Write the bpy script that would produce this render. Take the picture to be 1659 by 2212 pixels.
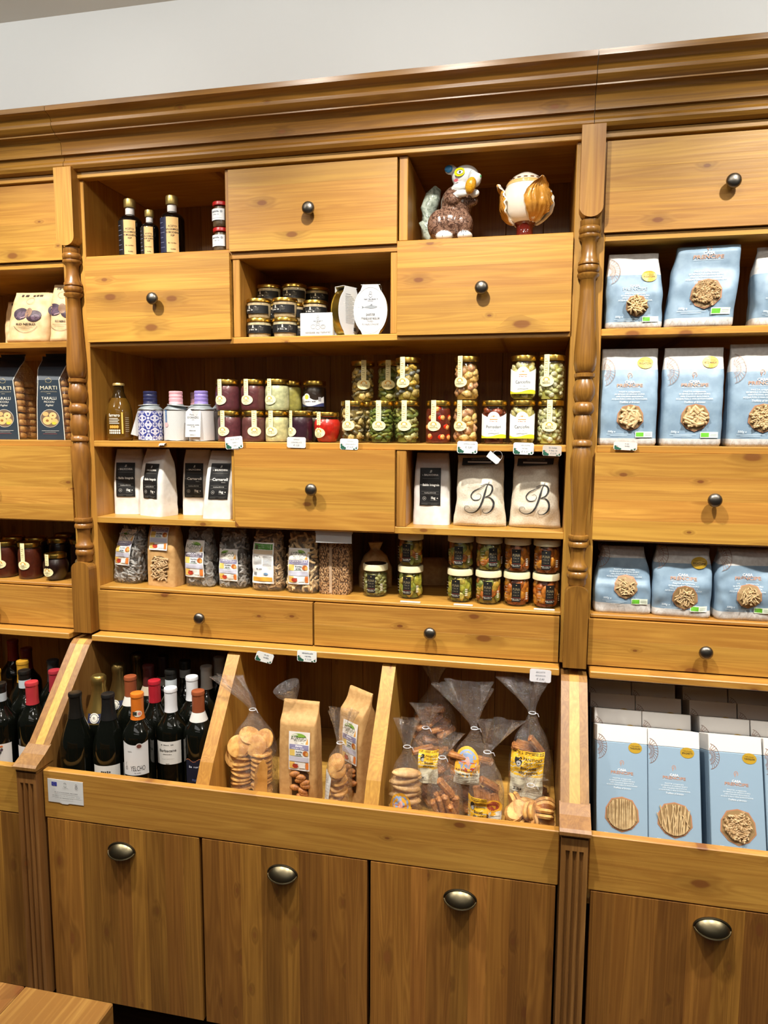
import bpy, bmesh, math, random
from mathutils import Vector, Matrix, Euler, noise
for o in list(bpy.data.objects): bpy.data.objects.remove(o)
SC = bpy.context.scene
COL = SC.collection
R = math.radians
sin, cos, pi = math.sin, math.cos, math.pi
# ------------------------------------------------------------------ camera
cd = bpy.data.cameras.new('camera'); cam = bpy.data.objects.new('camera', cd); COL.objects.link(cam)
cam.location = (0.5375, -1.6726, 1.5); cam.rotation_euler = (R(83.352), R(-0.291), R(12.145))
cd.sensor_fit = 'HORIZONTAL'; cd.sensor_width = 36; cd.lens = 1544.06 / 1659 * 36
cd.clip_start = 0.02; SC.camera = cam
# ------------------------------------------------------------------ view, world, lights
vs = SC.view_settings; vs.view_transform = 'Standard'; vs.look = 'None'; vs.gamma = 1; vs.use_curve_mapping = False
vs.exposure = 0.0
wd = bpy.data.worlds.new('world'); SC.world = wd; wd.use_nodes = True
bg = wd.node_tree.nodes['Background']; bg.inputs[0].default_value = (1.0, 0.97, 0.92, 1); bg.inputs[1].default_value = 0.03
def spot(x, y, z, tx, ty, tz, power, size=75, blend=.6, rad=.03, col=(1, .945, .85)):
    l = bpy.data.lights.new('key_and_wash_spot', 'SPOT'); l.energy = power; l.spot_size = R(size); l.spot_blend = blend
    l.shadow_soft_size = rad; l.color = col
    o = bpy.data.objects.new('key_and_wash_spot', l); COL.objects.link(o); o.location = (x, y, z)
    o.rotation_euler = (Vector((tx, ty, tz)) - Vector((x, y, z))).to_track_quat('-Z', 'Y').to_euler()
    return o
for i, x in enumerate((-1.55, -0.62, 0.28, 1.18, 2.1)):
    spot(x, -.75, 2.62, x, 0.1, .45, 148, 91, 1.0)              # downlights on the shelves
    spot(x + .45, -.75, 2.62, x + .45, .345, 2.47, 25, 78, 1.0)    # added wash spots without fixtures, only to brighten the upper wall
def fill_point(x, y, z, power, rad=.07, col=(1, .95, .87)):
    l = bpy.data.lights.new('room_fill_point', 'POINT'); l.energy = power; l.shadow_soft_size = rad; l.color = col
    o = bpy.data.objects.new('room_fill_point', l); COL.objects.link(o); o.location = (x, y, z); return o
for x in (-1.3, .35, 2.0): fill_point(x, -1.45, 2.58, 13)  # added fill points without fixtures, lifting the wall and the fronts
def area(x, y, z, sx, sy, power, col=(1, .96, .9)):
    l = bpy.data.lights.new('fill_panel', 'AREA'); l.shape = 'RECTANGLE'; l.size = sx; l.size_y = sy; l.energy = power; l.color = col
    o = bpy.data.objects.new('fill_panel', l); COL.objects.link(o); o.location = (x, y, z); return o
area(0.2, -2.6, 2.68, 2.4, .6, 9)  # added soft fill panels behind the camera, no real fittings
area(0.9, -4.0, 2.68, 3.0, .6, 9)
# ------------------------------------------------------------------ helpers
def srgb(h):
    h = h.lstrip('#'); c = [int(h[i:i+2], 16) / 255 for i in (0, 2, 4)]
    return tuple(x / 12.92 if x <= .04045 else ((x + .055) / 1.055) ** 2.4 for x in c)
MATS = {}
def new_mat(name):
    m = bpy.data.materials.new(name); m.use_nodes = True
    return m, m.node_tree, m.node_tree.nodes['Principled BSDF']
def P(h, rough=.5, metal=0, spec=.5, coat=0, name=None):
    key = (h, rough, metal, spec, coat)
    if key in MATS: return MATS[key]
    m, nt, b = new_mat(name or 'plain_' + h.strip('#'))
    b.inputs['Base Color'].default_value = (*srgb(h), 1); b.inputs['Roughness'].default_value = rough
    b.inputs['Metallic'].default_value = metal; b.inputs['Specular IOR Level'].default_value = spec
    b.inputs['Coat Weight'].default_value = coat
    MATS[key] = m; return m
class N:
    """small node-graph helper"""
    def __init__(s, nt): s.nt = nt
    def n(s, t, **kw):
        x = s.nt.nodes.new(t)
        for k, v in kw.items():
            if k.startswith('i_'):
                key = k[2:]; key = int(key) if key.isdigit() else key.replace('_', ' ')
                if hasattr(v, 'is_linked'): s.nt.links.new(v, x.inputs[key])
                else: x.inputs[key].default_value = v
            else: setattr(x, k, v)
        return x
    def math(s, op, a, b=None, c=None):
        x = s.nt.nodes.new('ShaderNodeMath'); x.operation = op
        for i, v in enumerate((a, b, c)):
            if v is None: continue
            if hasattr(v, 'is_linked'): s.nt.links.new(v, x.inputs[i])
            else: x.inputs[i].default_value = v
        return x.outputs[0]
    def rng(s, v, a, b, c=0., d=1., smooth=True):
        x = s.n('ShaderNodeMapRange', i_0=v, i_1=a, i_2=b, i_3=c, i_4=d)
        if smooth: x.interpolation_type = 'SMOOTHSTEP'
        return x.outputs[0]
    def mix(s, f, a, b, mode='MIX'):
        x = s.nt.nodes.new('ShaderNodeMix'); x.data_type = 'RGBA'; x.blend_type = mode
        for i, v in ((0, f), (6, a), (7, b)):
            if hasattr(v, 'is_linked'): s.nt.links.new(v, x.inputs[i])
            elif i == 0: x.inputs[i].default_value = v
            else: x.inputs[i].default_value = (*v, 1) if len(v) == 3 else v
        return x.outputs[2]
    def link(s, a, b): s.nt.links.new(a, b)
def wood(name, ax, light, dark, knotcol=(.21, .075, .016), knots=1., rough=.38, var=.26, streak=.68):
    if name in MATS: return MATS[name]
    m, nt, b = new_mat(name); g = N(nt)
    tc = g.n('ShaderNodeTexCoord').outputs['Object']; rnd = g.n('ShaderNodeObjectInfo').outputs['Random']
    off = g.n('ShaderNodeCombineXYZ', i_0=g.math('MULTIPLY', rnd, 37.), i_1=g.math('MULTIPLY', rnd, 61.), i_2=g.math('MULTIPLY', rnd, 53.)).outputs[0]
    def coords(al, ac, th):
        sc = {'X': (al, th, ac), 'Z': (ac, th, al), 'Y': (ac, al, th)}[ax]
        mp = g.n('ShaderNodeVectorMath', operation='MULTIPLY'); g.link(tc, mp.inputs[0]); mp.inputs[1].default_value = sc
        ad = g.n('ShaderNodeVectorMath', operation='ADD'); g.link(mp.outputs[0], ad.inputs[0]); g.link(off, ad.inputs[1]); return ad.outputs[0]
    fine = g.n('ShaderNodeTexNoise', i_Vector=coords(3, 130, 130), i_Scale=1., i_Detail=5., i_Roughness=.6).outputs[0]
    broad = g.n('ShaderNodeTexNoise', i_Vector=coords(1.6, 16, 10), i_Scale=1., i_Detail=3., i_Distortion=.6).outputs[0]
    sp = g.n('ShaderNodeSeparateXYZ', i_0=coords(4.6, 9.5, 0.))
    ia, ic = {'X': (0, 2), 'Z': (2, 0), 'Y': (1, 0)}[ax]
    v2 = g.n('ShaderNodeCombineXYZ', i_0=sp.outputs[ia], i_1=sp.outputs[ic]).outputs[0]
    vo = g.n('ShaderNodeTexVoronoi', voronoi_dimensions='2D', i_Vector=v2, i_Scale=1.)
    dist = vo.outputs['Distance']; sep = g.n('ShaderNodeSeparateColor', i_0=vo.outputs['Color'])
    has = g.math('GREATER_THAN', sep.outputs[0], 1 - .85 * knots)
    rad = g.math('MULTIPLY_ADD', g.math('POWER', sep.outputs[1], 2.), .085, .026)
    rel = g.math('DIVIDE', dist, rad)
    wob = g.math('ADD', rel, g.math('MULTIPLY_ADD', fine, .5, -.25))
    core = g.math('MULTIPLY', g.rng(wob, 1.0, .55), has)
    halo = g.math('MULTIPLY', g.rng(rel, 3.2, .8), has)
    # flowing growth lines bend round the knots
    wv = g.n('ShaderNodeTexNoise', i_Vector=coords(.9, 26, 16), i_Scale=1., i_Detail=1., i_Distortion=.9).outputs[0]
    lines = g.math('SINE', g.math('ADD', g.math('MULTIPLY', wv, 70.), g.math('MULTIPLY', halo, 7.)))
    lines = g.math('MULTIPLY_ADD', lines, .5, .5)
    f = g.math('ADD', g.math('MULTIPLY', fine, streak), g.math('MULTIPLY', broad, .75))
    f = g.math('ADD', f, g.math('MULTIPLY', lines, .16))
    f = g.rng(f, .35, 1.08)
    c = g.mix(f, light, dark)
    c = g.mix(g.math('MULTIPLY', halo, .45), c, tuple(.62 * x for x in dark))
    c = g.mix(core, c, knotcol)
    r2 = g.math('FRACT', g.math('MULTIPLY', rnd, 7.31))
    val = g.math('MULTIPLY_ADD', r2, var, 1 - var * .55)
    hs = g.n('ShaderNodeHueSaturation', i_Color=c, i_Value=val, i_Hue=g.math('MULTIPLY_ADD', g.math('FRACT', g.math('MULTIPLY', rnd, 3.77)), .010, .496))
    g.link(hs.outputs[0], b.inputs['Base Color'])
    g.link(g.math('MULTIPLY_ADD', fine, .2, rough - .08), b.inputs['Roughness'])
    bp = g.n('ShaderNodeBump', i_Strength=.12, i_Distance=.002, i_Height=fine); g.link(bp.outputs[0], b.inputs['Normal'])
    MATS[name] = m; return m
LIGHT, DARK = (.60, .325, .060), (.37, .165, .027)
W_H = wood('pine_horizontal', 'X', LIGHT, DARK); W_V = wood('pine_vertical', 'Z', LIGHT, DARK, knots=.7)
W_Y = wood('pine_deep', 'Y', LIGHT, DARK, knots=.6)
W_DOOR = wood('pine_door', 'Z', (.43, .195, .035), (.215, .084, .014), var=.55, knots=1.1, rough=.42)
W_POST = wood('pine_turned', 'Z', (.33, .15, .026), (.17, .07, .012), knots=.15, rough=.3, var=.05)
W_BROWN = wood('pine_brown_lamella', 'Z', (.36, .175, .05), (.2, .085, .02), knots=.3, var=.1)
W_PALE = wood('pine_pale_lamella', 'Z', (.68, .38, .09), (.5, .24, .05), knots=.3, var=.05)
W_MOULD = wood('pine_moulding', 'X', (.39, .19, .031), (.2, .087, .014), knots=.4, rough=.28, var=.05)
W_BACK_SHADED = wood('pine_back_shaded', 'Z', (.40, .195, .042), (.22, .095, .02), var=.25, knots=.6)  # dimmer copy of the same pine; interior shade put into its colour
W_TABLE = wood('table_pine', 'Y', (.62, .36, .10), (.26, .11, .024), knots=.7, rough=.3, var=.2, streak=1.0)
class G:
    def __init__(s): s.v = []; s.f = []; s.m = []
    def add(s, v, f, m=0):
        k = len(s.v); s.v += [tuple(p) for p in v]; s.f += [tuple(i + k for i in q) for q in f]; s.m += [m] * len(f); return s
    def box(s, x0, x1, y0, y1, z0, z1, m=0):
        v = [(x, y, z) for x in (x0, x1) for y in (y0, y1) for z in (z0, z1)]
        return s.add(v, [(0, 1, 3, 2), (4, 6, 7, 5), (0, 4, 5, 1), (2, 3, 7, 6), (0, 2, 6, 4), (1, 5, 7, 3)], m)
    def cbox(s, x0, x1, y0, y1, z0, z1, c=.0015, m=0):
        bm = bmesh.new(); bmesh.ops.create_cube(bm, size=1)
        for w in bm.verts: w.co = Vector(((x0 + x1) / 2 + w.co.x * (x1 - x0), (y0 + y1) / 2 + w.co.y * (y1 - y0), (z0 + z1) / 2 + w.co.z * (z1 - z0)))
        bmesh.ops.bevel(bm, geom=bm.edges[:], offset=c, segments=1, affect='EDGES', profile=.5)
        bm.verts.index_update()
        s.add([w.co[:] for w in bm.verts], [[w.index for w in q.verts] for q in bm.faces], m); bm.free(); return s
    def lathe(s, prof, n=28, m=0, cx=0, cy=0, sx=1, sy=1, cap=True):
        v = []; f = []
        for (r, z) in prof:
            for i in range(n):
                a = 2 * pi * i / n; v.append((cx + r * cos(a) * sx, cy + r * sin(a) * sy, z))
        for j in range(len(prof) - 1):
            for i in range(n):
                k = (i + 1) % n; f.append((j * n + i, j * n + k, (j + 1) * n + k, (j + 1) * n + i))
        if cap:
            f.append(tuple(range(n))[::-1]); f.append(tuple((len(prof) - 1) * n + i for i in range(n)))
        return s.add(v, f, m)
    def prism(s, poly, x0, x1, m=0, axis='X'):
        n = len(poly); mk_ = {'X': lambda a, b, t: (t, a, b), 'Y': lambda a, b, t: (a, t, b), 'Z': lambda a, b, t: (a, b, t)}[axis]
        v = [mk_(a, b, x0) for a, b in poly] + [mk_(a, b, x1) for a, b in poly]
        f = [tuple(range(n)), tuple(range(2 * n - 1, n - 1, -1))] + [(i, i + n, (i + 1) % n + n, (i + 1) % n) for i in range(n)]
        return s.add(v, f, m)
    def ell(s, c, r, m=0, n=14, k=9, rot=None):
        v = []; f = []; Mx = Euler(rot).to_matrix() if rot else None
        for j in range(k + 1):
            t = pi * j / k
            for i in range(n):
                a = 2 * pi * i / n; p = Vector((r[0] * sin(t) * cos(a), r[1] * sin(t) * sin(a), -r[2] * cos(t)))
                if Mx: p = Mx @ p
                v.append((c[0] + p.x, c[1] + p.y, c[2] + p.z))
        for j in range(k):
            for i in range(n):
                q = (i + 1) % n; f.append((j * n + i, j * n + q, (j + 1) * n + q, (j + 1) * n + i))
        return s.add(v, f, m)
    def tube(s, pts, r, n=8, m=0, closed=False):
        pts = [Vector(p) for p in pts]; rr = r if isinstance(r, (list, tuple)) else [r] * len(pts)
        v = []; f = []; up = Vector((0, 0, 1)); L = len(pts)
        for i, p in enumerate(pts):
            a = pts[(i - 1) % L] if (closed or i) else p; b = pts[(i + 1) % L] if (closed or i < L - 1) else p
            d = (b - a).normalized(); x = d.cross(up)
            if x.length < 1e-3: x = d.cross(Vector((0, 1, 0)))
            x.normalize(); y = d.cross(x)
            for j in range(n):
                t = 2 * pi * j / n; v.append(p + (x * cos(t) + y * sin(t)) * rr[i])
        for i in range(L if closed else L - 1):
            for j in range(n):
                k = (j + 1) % n; i2 = (i + 1) % L; f.append((i * n + j, i * n + k, i2 * n + k, i2 * n + j))
        if not closed: f.append(tuple(range(n))[::-1]); f.append(tuple((L - 1) * n + j for j in range(n)))
        return s.add(v, f, m)
    def mesh(s, name, mats, smooth=None):
        me = bpy.data.meshes.new(name); me.from_pydata(s.v, [], s.f)
        for mt in mats: me.materials.append(mt)
        if len(mats) > 1: me.polygons.foreach_set('material_index', s.m)
        bm = bmesh.new(); bm.from_mesh(me); bmesh.ops.recalc_face_normals(bm, faces=bm.faces[:]); bm.to_mesh(me); bm.free()
        if smooth:
            me.polygons.foreach_set('use_smooth', [True] * len(me.polygons)); me.set_sharp_from_angle(angle=R(smooth))
        me.update(); return me
MC = {}
def ob(name, me, parent=None, loc=(0, 0, 0), rot=(0, 0, 0), kind=None, scale=None):
    o = bpy.data.objects.new(name, me); COL.objects.link(o); o.location = loc; o.rotation_euler = rot
    if scale: o.scale = scale
    if parent: o.parent = parent
    if kind: o['kind'] = kind
    return o
def part(name, g, mats, parent=None, loc=(0, 0, 0), rot=(0, 0, 0), smooth=None, kind=None):
    if not isinstance(mats, (list, tuple)): mats = [mats]
    return ob(name, g.mesh(name, mats, smooth), parent, loc, rot, kind)
def cached(key, fn, mats, name='piece', smooth=None):
    if key not in MC: MC[key] = fn().mesh(name, mats if isinstance(mats, (list, tuple)) else [mats], smooth)
    return MC[key]
def tag(o, label, cat, group=None):
    o['label'] = label; o['category'] = cat
    if group: o['group'] = group
    return o
def thing(name, label, cat, loc=(0, 0, 0), rz=0, group=None, rot=None):
    o = ob(name, None, None, loc, rot or (0, 0, rz)); o.empty_display_size = .02
    return tag(o, label, cat, group)
def lerp(tbl, x):
    if x <= tbl[0][0]: return tbl[0][1]
    for (a, p), (b, q) in zip(tbl, tbl[1:]):
        if x <= b: return p + (q - p) * (x - a) / (b - a) if b > a else q
    return tbl[-1][1]
# ------------------------------------------------------------------ flat print: text and shapes laid on a surface function S(x, z, lift)
TX = {}
def text2d(s, bold=0., shear=0., wide=1.):
    key = (s, bold, shear)
    if key not in TX:
        c = bpy.data.curves.new('t', 'FONT'); c.body = s; c.size = 1; c.resolution_u = 2; c.align_x = 'CENTER'; c.align_y = 'CENTER'
        c.offset = bold; c.shear = shear; c.fill_mode = 'FRONT'
        o = bpy.data.objects.new('t', c); me = o.to_mesh()
        TX[key] = ([(v.co.x, v.co.y) for v in me.vertices], [tuple(p.vertices) for p in me.polygons])
        o.to_mesh_clear(); bpy.data.objects.remove(o); bpy.data.curves.remove(c)
    return TX[key]
def squiggle(n):
    """print too small to read: a row of short strokes"""
    rr = random.Random(n * 7 + 1); v = []; f = []; x = -n * .26
    for k in range(n):
        if rr.random() < .14: x += .52; continue
        w, h0, h1 = rr.uniform(.26, .44), rr.uniform(-.34, -.22), rr.uniform(.1, .36); q = len(v)
        v += [(x, h0), (x + w, h0), (x + w, h1), (x, h1)]; f.append((q, q + 1, q + 2, q + 3)); x += .52
    return v, f
def flatS(y=0.): return lambda x, z, o: (x, y - o, z)
def cylS(rad): return lambda x, z, o: ((rad + o) * sin(x / rad), -(rad + o) * cos(x / rad), z)
def decal(name, S, items, parent, step=None, base=.0003, rough=.55, loc=(0, 0, 0), rot=(0, 0, 0), metal=None):
    g = G(); mats = []; idx = {}
    def mi(c):
        if c not in idx: idx[c] = len(mats); mats.append(c if not isinstance(c, str) else P(c, rough))
        return idx[c]
    for i, it in enumerate(items):
        o = base + i * (.00005 if step else .00004); k = it[0]; col = mi(it[-1]) if k != 't' else mi(it[5])
        if k == 'r':
            x0, z0, x1, z1 = it[1:5]; nx = max(1, math.ceil(abs(x1 - x0) / step)) if step else 1; nz = max(1, math.ceil(abs(z1 - z0) / step)) if step else 1
            v = [S(x0 + (x1 - x0) * a / nx, z0 + (z1 - z0) * b / nz, o) for b in range(nz + 1) for a in range(nx + 1)]
            f = [(b * (nx + 1) + a, b * (nx + 1) + a + 1, (b + 1) * (nx + 1) + a + 1, (b + 1) * (nx + 1) + a) for b in range(nz) for a in range(nx)]
            g.add(v, f, col)
        elif k == 'e':
            cx, cz, rx, rz = it[1:5]; n = 20; v = [S(cx, cz, o)]; f = []; rings = 3 if step else 1
            for q in range(1, rings + 1): v += [S(cx + rx * q / rings * cos(2 * pi * a / n), cz + rz * q / rings * sin(2 * pi * a / n), o) for a in range(n)]
            f += [(0, 1 + a, 1 + (a + 1) % n) for a in range(n)]
            for q in range(rings - 1): f += [(1 + q * n + a, 1 + (q + 1) * n + a, 1 + (q + 1) * n + (a + 1) % n, 1 + q * n + (a + 1) % n) for a in range(n)]
            g.add(v, f, col)
        elif k == 'p':
            pts = it[1]; cx = sum(p[0] for p in pts) / len(pts); cz = sum(p[1] for p in pts) / len(pts)
            v = [S(cx, cz, o)] + [S(a, b, o) for a, b in pts]; n = len(pts)
            g.add(v, [(0, 1 + a, 1 + (a + 1) % n) for a in range(n)], col)
        elif k == 'c':      # column strips: list of (x, zlow, zhigh)
            v = []; L = it[1]
            for (x, a, b) in L: v += [S(x, a, o), S(x, (a + b) / 2, o), S(x, b, o)]
            f = []
            for q in range(len(L) - 1): f += [(3 * q, 3 * q + 3, 3 * q + 4, 3 * q + 1), (3 * q + 1, 3 * q + 4, 3 * q + 5, 3 * q + 2)]
            g.add(v, f, col)
        elif k == 'l':
            pts, w = it[1], it[2]; v = []; f = []
            for q, (x, z) in enumerate(pts):
                a = pts[max(0, q - 1)]; b = pts[min(len(pts) - 1, q + 1)]; dx, dz = b[0] - a[0], b[1] - a[1]; l = math.hypot(dx, dz) or 1
                ww = w[q] if isinstance(w, list) else w
                px, pz = -dz / l * ww / 2, dx / l * ww / 2
                v += [S(x + px, z + pz, o), S(x - px, z - pz, o)]
            for q in range(len(pts) - 1): f.append((2 * q, 2 * q + 1, 2 * q + 3, 2 * q + 2))
            g.add(v, f, col)
        elif k == 't':
            s, cx, cz, size, _ = it[1:6]; op = it[6] if len(it) > 6 else {}
            vv, ff = text2d(s, op.get('b', 0), op.get('i', 0)) if s[0] != '~' else squiggle(int(s[1:])); w = op.get('w', 1.); r = op.get('r', 0); cr, sr = cos(r), sin(r)
            if 'fit' in op and vv:
                ww = max(p[0] for p in vv) - min(p[0] for p in vv); w = op['fit'] / (ww * size)
            v = []
            for (a, b) in vv:
                a, b = a * size * w, b * size; v.append(S(cx + a * cr - b * sr, cz + a * sr + b * cr, o + .0002))
            g.add(v, ff, col)
    me = bpy.data.meshes.new(name); me.from_pydata(g.v, [], g.f)
    for m in mats: me.materials.append(m)
    me.polygons.foreach_set('material_index', g.m); me.update()
    return ob(name, me, parent, loc, rot)
def arc(cx, cz, rx, rz, a0, a1, n=12): return [(cx + rx * cos(R(a0 + (a1 - a0) * i / n)), cz + rz * sin(R(a0 + (a1 - a0) * i / n))) for i in range(n + 1)]
# ================================================================== the room
def struct(name, g, mats, smooth=None):
    o = part(name, g, mats, smooth=smooth); o['kind'] = 'structure'; return o
def plaster(name, col, rough=.85):
    m, nt, b = new_mat(name); g = N(nt); tc = g.n('ShaderNodeTexCoord').outputs['Object']
    n1 = g.n('ShaderNodeTexNoise', i_Vector=tc, i_Scale=2.5, i_Detail=4.).outputs[0]
    g.link(g.mix(n1, tuple(.97 * c for c in col), tuple(min(1, 1.03 * c) for c in col)), b.inputs['Base Color']); b.inputs['Roughness'].default_value = rough
    n2 = g.n('ShaderNodeTexNoise', i_Vector=tc, i_Scale=180., i_Detail=2.).outputs[0]
    g.link(g.n('ShaderNodeBump', i_Strength=.05, i_Distance=.001, i_Height=n2).outputs[0], b.inputs['Normal']); return m
WALL = plaster('wall_paint', (.77, .805, .83)); CEIL = plaster('ceiling_paint', (.74, .70, .63)); 
struct('wall_back', G().box(-3.2, 3.6, .345, .5, 0, 2.71), WALL)
struct('ceiling', G().box(-3.2, 3.6, -5.5, .5, 2.71, 2.86), CEIL)
struct('floor', G().box(-3.2, 3.6, -5.5, .5, -.1, 0), wood('floor_boards', 'X', (.045, .02, .008), (.022, .01, .004), rough=.45))
# ================================================================== the shelving: three bays
METAL_KNOB = P('#77726a', .36, 1); BRONZE = P('#6f6650', .34, 1)
def knob_mesh():
    g = G(); prof = [(.0045, 0), (.0048, .008), (.006, .0105), (.0135, .014), (.0152, .0185), (.0138, .023), (.009, .0262), (.002, .0275)]
    g.lathe(prof, 20); g.v = [(x, -z, y) for x, y, z in g.v]; return g
def cup_mesh():
    g = G(); v = []; f = []; nu, nv = 14, 7   # quarter-dome cup pull, open below
    for j in range(nv + 1):
        b = pi / 2 * j / nv
        for i in range(nu + 1):
            a = pi * i / nu; x = -.047 * cos(a) * (.25 + .75 * cos(b)) if j < nv else 0
            x = -.045 * cos(a) * cos(b); z = .026 * sin(a) * cos(b) + .004; y = -.026 * sin(b)
            v.append((x, y, z - .012 * sin(b)))
    for j in range(nv):
        for i in range(nu): k = j * (nu + 1) + i; f.append((k, k + 1, k + nu + 2, k + nu + 1))
    g.add(v, f); g.tube([(-.045 * cos(pi * i / 14), -.002, .026 * sin(pi * i / 14) + .004) for i in range(15)], .003, 6)
    # lower lip of the cup
    g.tube([(-.045 * cos(t), -.026 * sin(t), .004 - .012 * sin(t)) for t in [pi * i / 14 for i in range(15)]], .0022, 6)
    return g
def front_planks(parent, x0, x1, z0, z1, y, th, n, axis, mat, seed):
    """edge-glued boards of one front: each board its own mesh"""
    rr = random.Random(seed); tot = (z1 - z0) if axis == 'X' else (x1 - x0)
    w = [rr.uniform(.8, 1.25) for _ in range(n)]; s = sum(w); a = 0
    for k in range(n):
        b = a + w[k] / s * tot
        if axis == 'X': bx = (x0, x1, y, y + th, z0 + a, z0 + b)
        else: bx = (x0 + a, x0 + b, y, y + th, z0, z1)
        c = ((bx[0] + bx[1]) / 2, y + th / 2, (bx[4] + bx[5]) / 2); d = rr.uniform(0, .00015)
        part('front_board', G().cbox(bx[0] - c[0], bx[1] - c[0], -th / 2 - d, th / 2, bx[4] - c[2], bx[5] - c[2], .00012), mat, parent, c); a = b
def drawer(unit, x0, x1, z0, z1, knobx=None, depth=.26, y=-.004, n=4, seed=0, knobz=None):
    d = part('drawer', G().box(x0 + .012, x1 - .012, y + .018, depth, z0 + .008, z1 - .012), W_Y, unit)
    front_planks(d, x0 + .001, x1 - .001, z0 + .001, z1 - .001, y, .018, n, 'X', W_H, seed)
    ob('knob', cached('knob', knob_mesh, METAL_KNOB, 'knob', 40), d, (knobx if knobx is not None else (x0 + x1) / 2, y, knobz or (z0 + z1) / 2))
    return d
def door(unit, x0, x1, z0, z1, seed, n=8, hz=.5, hx=None):
    d = part('door', G().box(x0 + .004, x1 - .004, -.23, -.222, z0 + .004, z1 - .004), W_DOOR, unit)
    front_planks(d, x0 + .003, x1 - .003, z0, z1 - .002, -.248, .018, n, 'Z', W_DOOR, seed)
    ob('cup_handle', cached('cup', cup_mesh, BRONZE, 'cup_handle', 50), d, (hx if hx is not None else (x0 + x1) / 2, -.248, hz)).scale = (.76, .85, .8)
def board(unit, name, x0, x1, y0, y1, z0, z1, mat=None, c=.0015):
    o = ((x0 + x1) / 2, (y0 + y1) / 2, (z0 + z1) / 2)
    return part(name, G().cbox(x0 - o[0], x1 - o[0], y0 - o[1], y1 - o[1], z0 - o[2], z1 - o[2], c), mat or W_H, unit, o)
# ---- turned post
PV = [(1.949, .021), (1.937, .021), (1.936, .0205), (1.935, .022), (1.928, .0235), (1.922, .022), (1.920, .019), (1.919, .0225), (1.914, .0235), (1.911, .0215), (1.906, .0165), (1.895, .0152), (1.882, .0158), (1.868, .019), (1.862, .0225), (1.857, .0225), (1.855, .018), (1.854, .022), (1.847, .0238), (1.841, .022), (1.839, .0185), (1.837, .0235), (1.832, .0235), (1.826, .0165),
      (1.80, .0165), (1.747, .0195), (1.70, .0225), (1.668, .0245), (1.645, .0245), (1.630, .0215), (1.625, .0165), (1.623, .0225), (1.616, .0225), (1.612, .0165), (1.605, .020), (1.592, .024), (1.579, .024), (1.566, .019), (1.561, .016), (1.558, .0205), (1.551, .0232), (1.546, .0238), (1.541, .0232), (1.536, .0205), (1.533, .016),
      (1.528, .018), (1.512, .0225), (1.50, .0232), (1.488, .0205), (1.478, .0165), (1.473, .0225), (1.465, .0225), (1.461, .0175), (1.45, .0215), (1.435, .0245), (1.41, .0242), (1.365, .021), (1.303, .0172), (1.271, .016), (1.263, .017), (1.262, .022), (1.256, .0235), (1.251, .022), (1.249, .0185), (1.246, .022), (1.241, .0235), (1.236, .0225), (1.234, .018), (1.225, .0165), (1.211, .0158), (1.197, .0175), (1.192, .022), (1.187, .0235), (1.182, .0215), (1.180, .018), (1.177, .0225), (1.171, .0238), (1.164, .0225), (1.162, .0205), (1.151, .0205), (1.146, .018)]
def post(unit, x):
    p = part('post', G().lathe([(r, z) for z, r in PV], 26, cy=-.006), W_POST, unit, (x, 0, 0), smooth=50)
    n = 12; w = .0245
    top = [(-w, 2.138), (w, 2.138), (w, 1.972)] + [(w * cos(pi * i / n), 1.972 - .021 * sin(pi * i / n)) for i in range(1, n)] + [(-w, 1.972)]
    part('top_block', G().prism(top, -.031, .012, axis='Y'), W_V, p, (0, 0, 0))
    bot = [(-.026, .957), (.026, .957), (.026, 1.128)] + [(.026 * cos(pi * i / n), 1.128 + .02 * sin(pi * i / n)) for i in range(1, n)] + [(-.026, 1.128)]
    part('bottom_block', G().prism(bot, -.031, .012, axis='Y'), W_POST, p)
    part('backing', G().box(-.0145, .0145, .008, .03, .957, 2.131), W_V, p)
# ---- sloping bin arm with fluted pilaster below
def arm(unit, x):
    prof = [(.30, .10), (.30, .939), (-.03, .939), (-.044, .930), (-.225, .722), (-.236, .716), (-.236, .10)]
    a = part('bin_arm', G().prism(prof, -.011, .011), W_PALE, unit, (x, 0, 0))
    for s in (-1, 1): part('lamella', G().prism(prof, s * .0112, s * .029), W_BROWN, a)
    part('arm_cap', G().prism([(-.274, .690), (-.274, .697), (-.268, .702), (-.24, .716), (-.215, .732), (-.21, .69)], -.031, .031).box(-.028, .028, -.268, -.21, .682, .69), W_BROWN, a)
    # pilaster cross-section with three flutes
    pts = [(-.0265, -.236), (-.0265, -.268)]
    for k in (-.0135, 0, .0135): pts += [(k - .0045, -.268), (k - .002, -.2625), (k + .002, -.2625), (k + .0045, -.268)]
    pts += [(.0265, -.268), (.0265, -.236)]
    g = G().prism(pts, .10, .655, axis='Z'); g.box(-.0265, .0265, -.268, -.236, .655, .684)
    part('pilaster', g, W_BROWN, a)
CORN = [(-.086, 2.258), (-.086, 2.247), (-.083, 2.2455), (-.076, 2.244), (-.068, 2.239), (-.064, 2.231), (-.0635, 2.229), (-.066, 2.228), (-.0655, 2.221), (-.061, 2.2145), (-.054, 2.2095), (-.052, 2.2085), (-.052, 2.2055), (-.048, 2.205), (-.0405, 2.203), (-.034, 2.198), (-.030, 2.187), (-.028, 2.1685), (-.028, 2.167), (-.0215, 2.166), (-.020, 2.1625), (-.0195, 2.1555), (-.0225, 2.153), (-.025, 2.148), (-.025, 2.143), (-.021, 2.1355), (-.0105, 2.1315)]
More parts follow.
